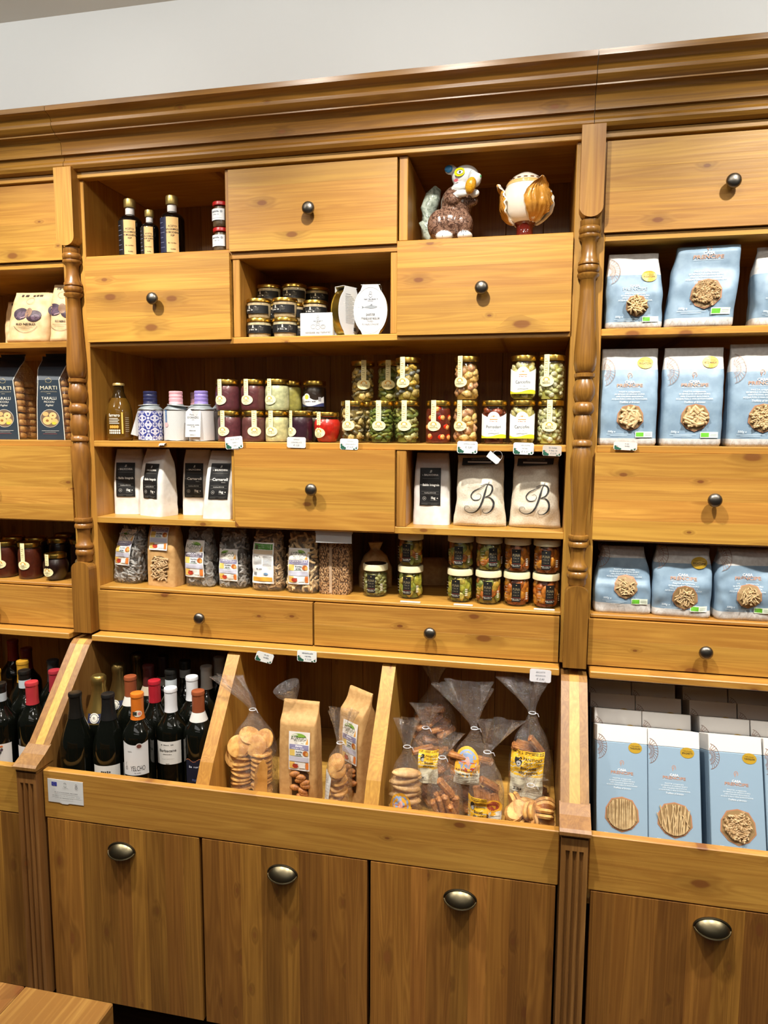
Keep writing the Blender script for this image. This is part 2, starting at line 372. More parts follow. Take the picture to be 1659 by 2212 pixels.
def cornice(unit, x0, x1):
    poly = [(.02, 2.258)] + CORN + [(.02, 2.1315)]
    part('cornice', G().prism(poly, x0 + .0006, x1 - .0006), W_MOULD, unit, smooth=25)
    board(unit, 'top_rail', x0 + .02, x1 - .02, -.006, .02, 2.117, 2.1315, W_H)
    board(unit, 'top_board', x0 + .002, x1 - .002, .0205, .33, 2.135, 2.153, W_H)
def unit_shell(u, x0, x1, xa, xb, nback):
    """side panels, shelves, back boards between inner faces x0..x1; the bay spans xa..xb"""
    for s, xx in ((1, x0), (-1, x1)):
        a, b = sorted((xx, xx - s * .018)); board(u, 'side_panel', a, b, .004, .318, .957, 2.135, W_V)
    w = (xb - xa - .004) / nback
    for k in range(nback):
        board(u, 'back_board', xa + .002 + k * w + .0003, xa + .002 + (k + 1) * w - .0003, .32, .332, .10, 2.135, W_BACK_SHADED, .001)
    board(u, 'bin_lid', xa + .0335, xb - .0335, -.042, .318, .9395, .956, W_H, .002)
    board(u, 'shelf', x0, x1, .004, .318, 1.070, 1.078)
    board(u, 'shelf', x0, x1, .004, .318, 1.2485, 1.265)
    board(u, 'shelf', x0, x1, .004, .318, 1.449, 1.465)
    board(u, 'shelf', x0, x1, .004, .318, 1.705, 1.721)
    board(u, 'bin_front', xa + .0295, xb - .0295, -.248, -.228, .563, .6825, W_H, .002)
    board(u, 'plinth', xa + .03, xb - .03, -.12, -.10, 0, .098, W_BROWN)
    board(u, 'base_board', xa + .03, xb - .03, -.222, .318, .098, .116, W_Y)
def bin_floor(u, x0, x1, z): board(u, 'bin_floor', x0, x1, -.2275, .318, z - .014, z, wood('bin_pine', 'X', (.62, .36, .08), (.42, .21, .04)))
HB = .633
uc = thing('shelving_unit', 'central pine shelving bay with turned posts, four large drawers and three cupboard doors', 'shelving')
unit_shell(uc, -.6, .6, -HB, HB, 13)
for x in (-HB, HB): post(uc, x); arm(uc, x)
cornice(uc, -HB, HB)
board(uc, 'shelf', -.6, .6, .004, .318, 1.906, 1.930)
for (a, b, c, d) in ((-.219, -.201, 1.93, 2.117), (.209, .229, 1.93, 2.117), (-.203, -.185, 1.721, 1.906), (.190, .206, 1.721, 1.906), (-.216, -.205, 1.265, 1.449), (.207, .231, 1.265, 1.449)):
    board(uc, 'divider', a, b, .006, .318, c, d, W_V)
drawer(uc, -.207, .207, 1.922, 2.112, 0, seed=1, knobz=2.007)
drawer(uc, -.6, -.206, 1.715, 1.9225, -.404, seed=2, knobz=1.816)
drawer(uc, .2065, .6, 1.715, 1.9225, .403, seed=3, knobz=1.814)
drawer(uc, -.205, .206, 1.252, 1.4505, .002, seed=4, knobz=1.352)
drawer(uc, -.599, -.0015, .9585, 1.0685, -.3, seed=5, n=2)
drawer(uc, .0015, .598, .9585, 1.0685, .297, seed=6, n=2)
for k, (a, b) in enumerate(((-.6, -.1975), (-.1955, .201), (.203, .602))): door(uc, a, b, .100, .563, 20 + k, 9 - (k == 1))
for x in (-.2, .201):
    prof = [(.30, .60), (.30, .939), (-.026, .939), (-.038, .930), (-.2, .722), (-.226, .677), (-.226, .555)]
    part('bin_divider', G().prism(prof, -.0165, .0165), W_V, uc, (x, 0, 0))
bin_floor(uc, -.603, -.217, .575); bin_floor(uc, -.183, .184, .60); bin_floor(uc, .218, .603, .60)
def side_unit(label, s):
    u = thing('shelving_unit', label, 'shelving')
    i0, i1 = sorted((s * .666, s * 1.166)); b0, b1 = sorted((s * HB, s * 1.199))
    unit_shell(u, i0, i1, b0, b1, 5)
    post(u, s * 1.199); arm(u, s * 1.199); cornice(u, b0, b1)
    board(u, 'shelf', i0, i1, .004, .318, 1.906, 1.922)
    cx = s * .9135
    drawer(u, i0 + (-.004 if s > 0 else .001), i1 + (.001 if s < 0 else -.001) + (.004 if s < 0 else 0), 1.9225, 2.112, cx, seed=30 + s, knobz=2.009)
    drawer(u, i0 + (-.004 if s > 0 else 0), i1 + (.004 if s < 0 else 0), 1.2515, 1.4505, cx, seed=33 + s, knobz=1.35)
    drawer(u, i0 + (-.004 if s > 0 else 0), i1 + (.004 if s < 0 else 0), .9585, 1.0685, cx, seed=36 + s, n=2, knobz=1.011)
    door(u, i0, i1, .100, .563, 40 + s, 10, hz=.515, hx=s * .903)
    bin_floor(u, b0 + .03, b1 - .03, .532 if s > 0 else .575)
    return u
ur = side_unit('right hand pine shelving bay stocked with blue pasta packs', 1)
ul = side_unit('left hand pine shelving bay with taralli, preserves and wine', -1)
# foreground table
t = thing('wooden_table', 'pine table top corner in the near foreground at lower left', 'table', (-.45, -1.3, 0))
x = -.6
for k in range(8):
    w = .133; part('plank', G().cbox(-w / 2 + .0003, w / 2 - .0003, -.4, .392, -.018, .018, .002), W_TABLE, t, (-.6 + w * (k + .5), 0, .732))
for sx in (-.52, .40):
    for sy in (-.34, .33): part('leg', G().cbox(-.03, .03, -.03, .03, 0, .714, .003), W_V, t, (sx, sy, 0))
part('apron', G().box(-.52, .40, .31, .33, .62, .714).box(-.52, .40, -.34, -.32, .62, .714).box(.39, .41, -.33, .32, .62, .714), W_H, t)
# ================================================================== product materials
def film(name, tint=(1, 1, 1), ior=1.45, rough=.03, bump=0., bscale=60., haze=0.):
    """thin clear skin: mirror sheen by Fresnel over straight see-through"""
    m = bpy.data.materials.new(name); m.use_nodes = True; nt = m.node_tree; nt.nodes.clear(); g = N(nt)
    out = g.n('ShaderNodeOutputMaterial'); tr = g.n('ShaderNodeBsdfTransparent', i_0=(*tint, 1)); gl = g.n('ShaderNodeBsdfGlossy', i_Roughness=rough)
    bf = g.n('ShaderNodeNewGeometry').outputs['Backfacing']      # thin skin: same sheen from either side
    fr = g.n('ShaderNodeFresnel', i_IOR=g.math('MULTIPLY_ADD', bf, 1 / ior - ior, ior))
    if bump:
        tc = g.n('ShaderNodeTexCoord').outputs['Object']
        nz = g.n('ShaderNodeTexNoise', i_Vector=tc, i_Scale=bscale, i_Detail=3., i_Distortion=1.5).outputs[0]
        bp = g.n('ShaderNodeBump', i_Strength=bump, i_Distance=.01, i_Height=nz).outputs[0]
        g.link(bp, gl.inputs['Normal']); g.link(bp, fr.inputs['Normal'])
    base = tr.outputs[0]
    if haze:
        df = g.n('ShaderNodeBsdfDiffuse', i_0=(.8, .8, .8, 1)); mh = g.n('ShaderNodeMixShader', i_0=haze); g.link(base, mh.inputs[1]); g.link(df.outputs[0], mh.inputs[2]); base = mh.outputs[0]
    mx = g.n('ShaderNodeMixShader', i_0=fr.outputs[0]); g.link(base, mx.inputs[1]); g.link(gl.outputs[0], mx.inputs[2]); g.link(mx.outputs[0], out.inputs[0])
    return m
GLASS = film('jar_glass', (.97, .98, .96)); CELLO = film('cellophane', (1, 1, 1), 1.9, .07, 1.0, 80., .03)
PLASTIC = film('clear_plastic', (.95, .95, .95), 1.5, .15, .15, 40., .25)
GOLD = P('#c8a54e', .25, 1); GOLDD = P('#a8873c', .3, 1); SILVER = P('#b9b9b6', .3, 1)
def mottle(name, c1, c2, scale, rough=.5, dist=0., det=4., lo=.35, hi=.65):
    if name in MATS: return MATS[name]
    m, nt, b = new_mat(name); g = N(nt); tc = g.n('ShaderNodeTexCoord').outputs['Object']
    n1 = g.n('ShaderNodeTexNoise', i_Vector=tc, i_Scale=scale, i_Detail=det, i_Distortion=dist).outputs[0]
    g.link(g.mix(g.rng(n1, lo, hi), srgb(c1), srgb(c2)), b.inputs['Base Color']); b.inputs['Roughness'].default_value = rough
    g.link(g.n('ShaderNodeBump', i_Strength=.25, i_Distance=.002, i_Height=n1).outputs[0], b.inputs['Normal']); MATS[name] = m; return m
KRAFT = mottle('kraft_paper', '#c39a63', '#b68c56', 90, .7); COOKIE = mottle('cookie_crust', '#d9a75e', '#b9803c', 70, .6); COOKIE_D = mottle('brown_cookie', '#b0743a', '#8a5426', 70, .6)
COOKIE_P = mottle('pale_biscuit', '#dcb57c', '#c2935a', 60, .55); WAFER = mottle('toasted_wafer', '#c88a48', '#95592a', 120, .6)
DARKGLASS = P('#0a0c08', .06, 0, .6); BALS = P('#0b0706', .08)
# ================================================================== bags: superellipse skin whose front doubles as print surface
class Bag:
    def __init__(s, A, B, h, n=4., amp=.003, freq=28., seed=0, dx=None, dy=None, ruffle=0.):
        s.A, s.B, s.h, s.n, s.amp, s.freq, s.seed = A, B, h, n, amp, freq, seed; s.dx = dx or [(0, 0)]; s.dy = dy or [(0, 0)]; s.ruffle = ruffle
    def d(s, x, y, z): return s.amp * (noise.noise((x * s.freq + s.seed, y * s.freq * .7, z * s.freq)) + .5 * noise.noise((x * s.freq * 2.3 + s.seed, y * s.freq, z * s.freq * 2.1 + 9)))
    def fin(s, x, y, z, b):
        k = 1 + s.d(x, y, z) / max(b, .006); k2 = 1 + .35 * s.d(x + .3, y, z) / .04
        return (x * k2 + lerp(s.dx, z), y * k + lerp(s.dy, z), z)
    def S(s, x, z, o):
        a, b = lerp(s.A, z), lerp(s.B, z); t = min(.995, abs(x / a)); y = -b * (1 - t ** s.n) ** (1 / s.n)
        p = s.fin(x, y, z, b); return (p[0], p[1] - o, p[2])
    def build(s, parent, mats, rows=None, name='pack', bands=None, N_=44, smooth=80, top=True):
        nz = rows or 26; zs = sorted(set([s.h * i / nz for i in range(nz + 1)] + [b[0] for b in (bands or []) if 0 < b[0] < s.h]))
        g = G(); v = []; f = []; m = []
        for z in zs:
            a, b = lerp(s.A, z), lerp(s.B, z)
            for i in range(N_):
                t = 2 * pi * i / N_; c, q = cos(t), sin(t); k = 1 + s.ruffle * (sin(5 * t + s.seed) + .6 * sin(9 * t + 2 * s.seed)) * max(0, (z / s.h - .7) / .3) if s.ruffle else 1
                x = a * k * math.copysign(abs(c) ** (2 / s.n), c); y = b * k * math.copysign(abs(q) ** (2 / s.n), q); v.append(s.fin(x, y, z, b))
        for j in range(len(zs) - 1):
            zm = (zs[j] + zs[j + 1]) / 2; mi = 0
            for (zb, mm) in (bands or []):
                if zm > zb: mi = mm
            for i in range(N_):
                k = (i + 1) % N_; f.append((j * N_ + i, j * N_ + k, (j + 1) * N_ + k, (j + 1) * N_ + i)); m.append(mi)
        f.append(tuple(range(N_))[::-1]); m.append(0)
        if top: f.append(tuple((len(zs) - 1) * N_ + i for i in range(N_))); m.append(m[-2])
        g.v, g.f, g.m = v, f, m
        return part(name, g, mats, parent, smooth=smooth)
# ================================================================== small pieces
def piece(key):
    def bent():
        g = G(); g.tube([(-.011, 0, 0), (-.005, .0015, .001), (.002, 0, .0015), (.008, -.0015, 0), (.012, 0, -.001)], [.0022, .003, .0031, .003, .002], 6); return g
    def shell():
        g = G(); v = [(0, 0, -.004)]; n = 9
        for (r, z) in ((.005, -.0025), (.009, .0015)): v += [(r * cos(2 * pi * i / n), r * sin(2 * pi * i / n), z) for i in range(n)]
        f = [(0, 1 + i, 1 + (i + 1) % n) for i in range(n)] + [(1 + i, 1 + n + i, 1 + n + (i + 1) % n, 1 + (i + 1) % n) for i in range(n)]
        v += [(0, 0, -.0028)] + [(.0075 * cos(2 * pi * i / n), .0075 * sin(2 * pi * i / n), .0018) for i in range(n)]; k = 2 * n + 1
        f += [(k, k + 1 + (i + 1) % n, k + 1 + i) for i in range(n)] + [(1 + n + i, k + 1 + i, k + 1 + (i + 1) % n, 1 + n + (i + 1) % n) for i in range(n)]
        return g.add(v, f)
    def tubep():
        g = G(); n = 12; L, a, b = .015, .0062, .0045
        v = [(x, r * cos(2 * pi * i / n), r * sin(2 * pi * i / n)) for x, r in ((-L, a), (L, a), (L, b), (-L, b)) for i in range(n)]
        f = [(q * n + i, q * n + (i + 1) % n, ((q + 1) % 4) * n + (i + 1) % n, ((q + 1) % 4) * n + i) for q in range(4) for i in range(n)]; return g.add(v, f)
    def twist():
        g = G()
        for ph in (0, pi): g.tube([(t, .0028 * cos(420 * t + ph), .0028 * sin(420 * t + ph)) for t in [-.016 + .002 * i for i in range(17)]], .0028, 5)
        return g
    def disc(r=.027, h=.009):
        return lambda: G().lathe([(.0, -h / 2), (r * .86, -h / 2), (r, -h * .15), (r * .97, h * .2), (r * .7, h * .5), (0, h * .55)], 18, cap=False)
    def ring():
        return G().tube([(.021 * cos(2 * pi * i / 18), .021 * sin(2 * pi * i / 18), 0) for i in range(18)], .009, 8, closed=True)
    def finger(): return G().ell((0, 0, 0), (.034, .0155, .009), 0, 16, 8)
    def bar():
        g = G(); g.cbox(-.034, .034, -.011, .011, -.007, .007, .004)
        for i in (-.006, 0, .006): g.box(-.032, .032, i - .001, i + .001, .006, .0082)
        return g
    def sandwich():
        g = G()
        for z in (-.0055, .0055): g.lathe([(0, z - .0045), (.024, z - .0045), (.027, z), (.024, z + .0045), (0, z + .005)], 16, cap=False, sy=.72)
        return g
    return {'bent': (bent, 50), 'shell': (shell, 50), 'tube': (tubep, 40), 'twist': (twist, 50), 'disc': (disc(), 45), 'small_disc': (disc(.021, .0085), 45), 'ring': (ring, 60), 'finger': (finger, 60), 'bar': (bar, 30), 'sandwich': (sandwich, 45)}[key]
def pc(name, key, mat, parent, loc, rot=(0, 0, 0), scale=None):
    fn, sm = piece(key); return ob(name, cached((key, mat.name), fn, mat, name, sm), parent, loc, rot, None, scale)
def heap(bag, key, mat, parent, n, seed, z0, z1, name='pasta', shrink=.9, scale=1.):
    """a joined layer of small pieces just under a bag's skin"""
    rr = random.Random(seed); fn, _ = piece(key); src = fn(); g = G()
    for i in range(n):
        z = max(rr.uniform(z0, z1), .0165 * scale if key != 'shell' else .012); a, b = lerp(bag.A, z) * shrink - .003, lerp(bag.B, z) * shrink - .003; t = rr.uniform(0, 2 * pi)
        c, q = cos(t), sin(t); x = a * math.copysign(abs(c) ** (2 / bag.n), c); y = b * math.copysign(abs(q) ** (2 / bag.n), q)
        nv = Vector((math.copysign(abs(x / a) ** (bag.n - 1) / a, x), math.copysign(abs(y / b) ** (bag.n - 1) / b, y), 0)).normalized()
        M = Matrix.Translation((x + lerp(bag.dx, z), y + lerp(bag.dy, z), z)) @ nv.to_track_quat('Z', 'Y').to_matrix().to_4x4() @ Euler((rr.uniform(-.35, .35), rr.uniform(-.35, .35), rr.uniform(0, 6.3))).to_matrix().to_4x4() @ Matrix.Scale(scale * rr.uniform(.85, 1.15), 4)
        g.add([(M @ Vector(p))[:] for p in src.v], src.f)
    return part(name, g, mat, parent, smooth=50, kind='stuff')
# ================================================================== jars
JAR = {'tall': (.0315, .102), 'jam': (.0310, .078), 'pot': (.0325, .082), 'pate': (.0315, .047), 'round': (.0345, .075), 'spice': (.0215, .056)}
LIQ = lambda h: P(h, .25)
BLOBS = {}
def blob(key, mat, r, bumpy=.25, seed=0):
    def fn():
        g = G(); g.ell((0, 0, 0), r, 0, 12, 8); s = max(r)
        g.v = [tuple(Vector(p) * (1 + bumpy * noise.noise((p[0] / s * 1.6 + seed, p[1] / s * 1.6, p[2] / s * 1.6)))) for p in g.v]; return g
    return cached(('blob', key), fn, mat, 'piece', 70)
FILL = {   # liquid, list of (piece name, mesh key, colour, radii), count
    'mushroom': ('#4a3812', [('mushroom', 'mush_a', '#b79a5e', (.011, .011, .0065)), ('mushroom', 'mush_b', '#6d6142', (.012, .010, .006)), ('mushroom', 'mush_c', '#c9a75a', (.009, .008, .009))], 44),
    'yellow': ('#5c4a14', [('mushroom', 'yel_a', '#c79a32', (.012, .010, .008)), ('mushroom', 'yel_b', '#6a6a62', (.011, .012, .007)), ('mushroom', 'yel_c', '#a58a44', (.010, .008, .010))], 40),
    'greens': ('#3a3f10', [('greens', 'grn_a', '#5d6a22', (.015, .004, .005)), ('greens', 'grn_b', '#8a8a34', (.012, .004, .004)), ('greens', 'grn_c', '#4a5a1c', (.010, .006, .008))], 64),
    'courgette': ('#454210', [('courgette_slice', 'cou_a', '#8d8a3c', (.013, .012, .006)), ('courgette_slice', 'cou_b', '#5f6a2a', (.014, .008, .007)), ('courgette_slice', 'cou_c', '#a39a58', (.010, .008, .008))], 40),
    'onion': ('#6a4416', [('onion', 'oni_a', '#d39a4a', (.0115, .0115, .0105)), ('onion', 'oni_b', '#c98a5c', (.010, .010, .011)), ('onion', 'oni_c', '#e0b060', (.012, .010, .010))], 34),
    'tomato': ('#3a120a', [('dried_tomato', 'tom_a', '#5c1c0c', (.013, .012, .006)), ('dried_tomato', 'tom_b', '#7a2a12', (.012, .007, .010))], 34),
    'artichoke': ('#7a6a1c', [('artichoke', 'art_a', '#c7b86a', (.009, .008, .014)), ('artichoke', 'art_b', '#a99a48', (.010, .007, .012)), ('artichoke', 'art_c', '#d8cc90', (.008, .008, .010))], 42),
    'white': ('#8a8434', [('vegetable_strip', 'wil_a', '#cfc98c', (.009, .008, .007)), ('vegetable_strip', 'wil_b', '#b4b46a', (.010, .006, .006)), ('vegetable_strip', 'wil_c', '#ddd6a8', (.007, .006, .007))], 64),
    'pepper_mix': ('#5a4412', [('pepper_strip', 'pmx_a', '#b98a2a', (.012, .006, .015)), ('pepper_strip', 'pmx_b', '#b45a1e', (.012, .006, .012)), ('pepper_strip', 'pmx_c', '#7a8030', (.010, .006, .014))], 26),
    'pepper_orange': ('#5a2008', [('pepper_strip', 'por_a', '#b8601a', (.011, .006, .017)), ('pepper_strip', 'por_b', '#c8751e', (.012, .006, .013)), ('pepper_strip', 'por_c', '#a34a16', (.010, .006, .015))], 26),
    'pepper_green': ('#4a4a12', [('pepper_strip', 'pgr_a', '#a39a2c', (.012, .006, .015)), ('pepper_strip', 'pgr_b', '#7f8a30', (.011, .006, .013)), ('pepper_strip', 'pgr_c', '#c0a840', (.010, .006, .012))], 26),
    'mash': ('#5a5426', [('herb_paste', 'mas_a', '#8f8a4c', (.008, .006, .006)), ('herb_paste', 'mas_b', '#6f6c34', (.009, .006, .005))], 60),
}
def lift(h, p=.8): return tuple(min(.98, (int(h[i:i+2], 16) / 255) ** p) for i in (1, 3, 5))
def hexc(c, k=1.): return '#%02x%02x%02x' % tuple(int(255 * x * k) for x in c)
def jar(kind, label, loc, rz=0, fill=None, liquid=None, group=None, lid=None, level=.82, name='jar', shown=True, cat='jar', lip=False):
    r, h = JAR[kind]; t = thing(name, label, cat, loc, rz, group)
    lh = {'tall': .013, 'jam': .012, 'pot': .016, 'pate': .009, 'round': .012, 'spice': .010}[kind]
    zb = h - lh
    if kind == 'round': prof = [(.020, 0), (.024, .003), (.031, .02), (r, .036), (.033, .05), (.0285, .058), (.0275, zb + .004)]
    elif kind == 'pate': prof = [(.026, 0), (.028, .003), (.0295, .02), (.0305, zb - .004), (.0295, zb + .002)]
    else: prof = [(r - .0035, 0), (r - .0006, .0025), (r, .007), (r, zb - .012), (r - .0018, zb - .006), (r - .0045, zb - .002), (r - .0045, zb + .004)]
    ob('glass', cached(('jg', kind), lambda: G().lathe(prof, 32), GLASS, 'glass', 60), t)
    lm = {'tall': GOLD, 'jam': GOLD, 'pate': GOLD, 'round': GOLD, 'spice': P('#b01c1c', .35), 'pot': P('#e9e0b8', .35)}[kind] if lid is None else lid
    lr = {'pot': r - .0005, 'pate': .0318, 'spice': r - .001, 'round': .0295}.get(kind, r - .001)
    def lidm():
        g = G(); g.lathe([(lr - .001, zb), (lr, zb + .001), (lr, zb + lh * .75), (lr - .0008, zb + lh * .92), (lr - .0035, h), (lr - .006, h - .0004), (lr - .0068, h - .0014), (.0001, h - .0014)], 32); return g
    ob('lid', cached(('jl', kind, lm.name), lidm, lm, 'lid', 35), t)
    if fill:
        liq, kinds, n = FILL[fill]
        core = [(rr_ - .0085, z) for rr_, z in prof[:-2]]; core = [(max(.004, a), max(.0025, b)) for a, b in core] + [(prof[-3][0] - .0105, zb - .004)]
        ob('oil', cached(('core', kind, fill), lambda: G().lathe(core, 24), LIQ(hexc(lift(liq, .7))), 'oil', 60), t)
        rg = random.Random(hash((round(loc[0], 3), round(loc[2], 3))) & 0xffff)
        for i in range(n):
            nm, key, colr, rad = kinds[i % len(kinds)]
            a = i * 2.39996 + rg.uniform(-.2, .2); z = .009 + (zb - .018) * ((i + .5) / n)
            if cos(a - rz + pi / 2) < -.35: continue            # the hidden back of the jar
            me = blob(key, mottle('fill_' + key, hexc(lift(colr)), hexc(lift(colr), .74), 120, .35), rad, .3, i % 3)
            q = r - .0022 - rad[1] * 1.12
            ob(nm, me, t, (q * cos(a), q * sin(a), max(z, 1.25 * max(rad) + .001)), (rg.uniform(-.12, .12), rg.uniform(-.7, .7), a + pi / 2 + rg.uniform(-.1, .1)))
    elif liquid:
        top = zb * level
        core = [(max(.004, lerp([(z, q) for q, z in prof], zz) - .0012), zz) for zz in [.0015, .004, .01, .02, .03, .04, .05, .06, .07] if zz < top] + [(lerp([(z, q) for q, z in prof], top) - .0012, top)]
        ob('contents', cached(('liq', kind, liquid, round(level, 2)), lambda: G().lathe(core, 28), mottle('spread_' + liquid, hexc(lift(liquid, .9)), hexc(lift(liquid, .9), .85), 90, .35), 'contents', 50), t)
    return t, r, h
CREAM = '#efe6b4'
def strip_label(t, r, h, words, zc=.034, off=0., sz=.0042):
    """paper seal running from the lid down to an oval cream label"""
    S = cylS(r + .0006); it = [('r', off - .0062, zc, off + .0062, h + .0002, CREAM), ('e', off, zc, .0175, .0122, CREAM)]
    for k in range(7): it.append(('r', off - .0042, zc + .018 + k * .0052, off - .001 + .002 * (k % 3), zc + .0196 + k * .0052, '#a59a62'))
    it += [('r', off + .0018, zc + .016, off + .0024, h - .012, '#b8ac6e'), ('p', [(off - .0085, zc + .0005)] + arc(off, zc + .001, .0085, .0085, 180, 0, 10)[1:-1] + [(off + .0085, zc + .0005)], '#e0a63c'), ('e', off, zc + .0045, .0045, .003, '#f4ecc8'), ('r', off - .0085, zc + .0012, off + .0085, zc + .0022, '#f4ecc8')]
    for k, w in enumerate(words): it.append(('t', w, off, zc - .0035 - .0042 * k, sz, '#3c3420', {'b': .01}))
    it.append(('t', '~8', off, zc - .0007, .0026, '#8a7434'))
    return decal('label', S, it, t, .004)
def wrap_label(t, r, word, sub='Netto: 280 g'):
    S = cylS(r + .0006); c = []
    for i in range(21):
        x = -.034 + .068 * i / 20; c.append((x, .014, .060 + .012 * (abs(x) / .034) ** 1.6 - .0))
    yel = [(x, .014, .0195 + .003 * sin(x * 90) + .0018 * abs(x) / .034) for x, a, b in c]
    it = [('c', c, '#e9ecec'), ('c', yel, '#d9d52c'), ('e', 0, .061, .0145, .0145, '#e9ecec'), ('e', 0, .061, .0122, .0122, '#c9cdd0'), ('e', 0, .061, .0115, .0115, '#f0f0ec'), ('p', arc(0, .0585, .0085, .0075, 180, 0, 10), '#e08a3c'), ('r', -.009, .0562, .009, .0582, '#e08a3c'), ('l', [(-.006, .066), (-.002, .069), (.001, .0665), (.004, .0685)], .0007, '#8a8f94'),
          ('t', '~9', 0, .0532, .0036, '#b06a30'), ('t', word, 0, .0405, .0098, '#23262a', {'fit': .034}), ('t', sub, 0, .0315, .0028, '#3c4044'), ('l', [(-.012, .0242), (-.004, .0255), (.003, .0242), (.013, .0262)], .0008, '#5a5c30')]
    return decal('label', S, it, t, .004)
def pot_label(t, r, off=0.):
    S = cylS(r + .0004); BK = '#0d0c0b'
    it = [('r', off - .0105, .012, off + .0105, .0575, BK), ('r', off - .0012, .052, off + .0012, .0535, '#c8b070'), ('t', 'PUNA', off, .0425, .0092, '#8d8060', {'fit': .0165}), ('t', '~9', off, .036, .003, '#8d8570'), ('r', off - .007, .0325, off + .007, .0328, '#6a6350'), ('t', '~9', off, .0285, .0028, '#807860'), ('r', off - .0095, .0222, off + .0095, .0227, '#a03c2c'),
          ('t', '~15', off, .0195, .0028, '#c8c4b8'), ('t', '~12', off, .0165, .0026, '#b8b4a8')]
    for k in range(4): it.append(('r', off + .0235, .018 + k * .0048, off + .030, .0206 + k * .0048, '#cfc8b8'))
    for k in range(5): it.append(('r', off - .030 + .001 * (k % 2), .020 + k * .007, off - .0215, .0206 + k * .007, '#c8bfae'))
    return decal('label', S, it, t, .004)
# ================================================================== row 1: balsamic bottles, spice jars, ceramics
Z1, Z2, Z3, Z4, Z5 = 1.9302, 1.7212, 1.4652, 1.2652, 1.0782
def lathe_part(name, key, prof, mat, parent, n=28, smooth=45, **kw):
    return ob(name, cached(key, lambda: G().lathe(prof, n, **kw), mat, name, smooth), parent)
def balsamic(label, loc, h, r, rz, blue=False, words=('ACETO', 'BALSAMICO', 'DI MODENA', 'IGP')):
    t = thing('balsamic_bottle', label, 'bottle', loc, rz, 'balsamic vinegar bottles'); k = (round(h, 4), round(r, 4))
    zb = h * .60
    pr = [(r * .9, 0), (r, .003), (r, zb)] + [(r * (.36 + .64 * cos(a)), zb + h * .13 * sin(a)) for a in (.4, .8, 1.15, 1.4)] + [(r * .36, h * .75), (r * .34, h * .88)]
    lathe_part('bottle', ('bb', k), pr, BALS, t)
    lathe_part('neck_seal', ('bs', k), [(r * .375, h * .735), (r * .385, h * .74), (r * .375, h * .86), (r * .37, h * .862)], P('#dcd6d2', .6), t, cap=False)
    lathe_part('cap', ('bc', k), [(r * .49, h * .86), (r * .5, h * .865), (r * .5, h * .98), (r * .47, h), (.0001, h)], P('#b8a060', .35, .8), t)
    S = cylS(r + .0004); w = r * .82; zt = h * .62; zl = h * .05
    it = [('r', -w * 1.35, zl, w * .8, zt, '#141a3a' if blue else '#0c0a0c'), ('r', -w * .42, zl, w * .8, zt, '#e2b878')]
    for q, s in enumerate(words): it.append(('t', s, w * .19, zt - h * (.15 + .050 * q), h * .043, '#241c14', {'b': .012}))
    it += [('t', '~10', w * .19, zt - h * .42, h * .028, '#6a5030'), ('t', '~6', w * .19, zt - h * .52, h * .03, '#4a3824')]
    for q in range(6): it.append(('r', -w * 1.2, zl + h * .08 * (q + 1), -w * (.6 + .1 * (q % 3)), zl + h * .08 * (q + 1) + .0008, '#8a90b0'))
    decal('label', S, it, t, .004)
balsamic('balsamic vinegar bottle with gold cap and orange label, leftmost of the three', (-.506, .060, Z1), .149, .0295, .30)
balsamic('smallest of the three balsamic vinegar bottles, short with gold cap', (-.447, .052, Z1), .117, .0225, .2)
balsamic('tall balsamic vinegar bottle beside the red-lidded spice jars', (-.388, .060, Z1), .150, .0305, .32, True)
JAR['spice'] = (.0215, .062)
for k, (z, s) in enumerate(((0, 'lower'), (.062, 'upper'))):
    t, r, h = jar('spice', s + ' spice jar of two stacked, red lid and white label', (-.250, .05, Z1 + z), -.2, liquid='#5a4630', group='red lidded spice jars', name='spice_jar', level=.98)
    decal('label', cylS(r + .0005), [('r', -.022, .016, .022, .043, '#e4e8ec'), ('t', '~7', -.002, .036, .006, '#5a6068'), ('t', '~9', 0, .029, .0035, '#7a8088'), ('r', -.016, .020, .016, .0205, '#8a9098'), ('e', .014, .036, .003, .003, '#9aa0a8')], t, .004)
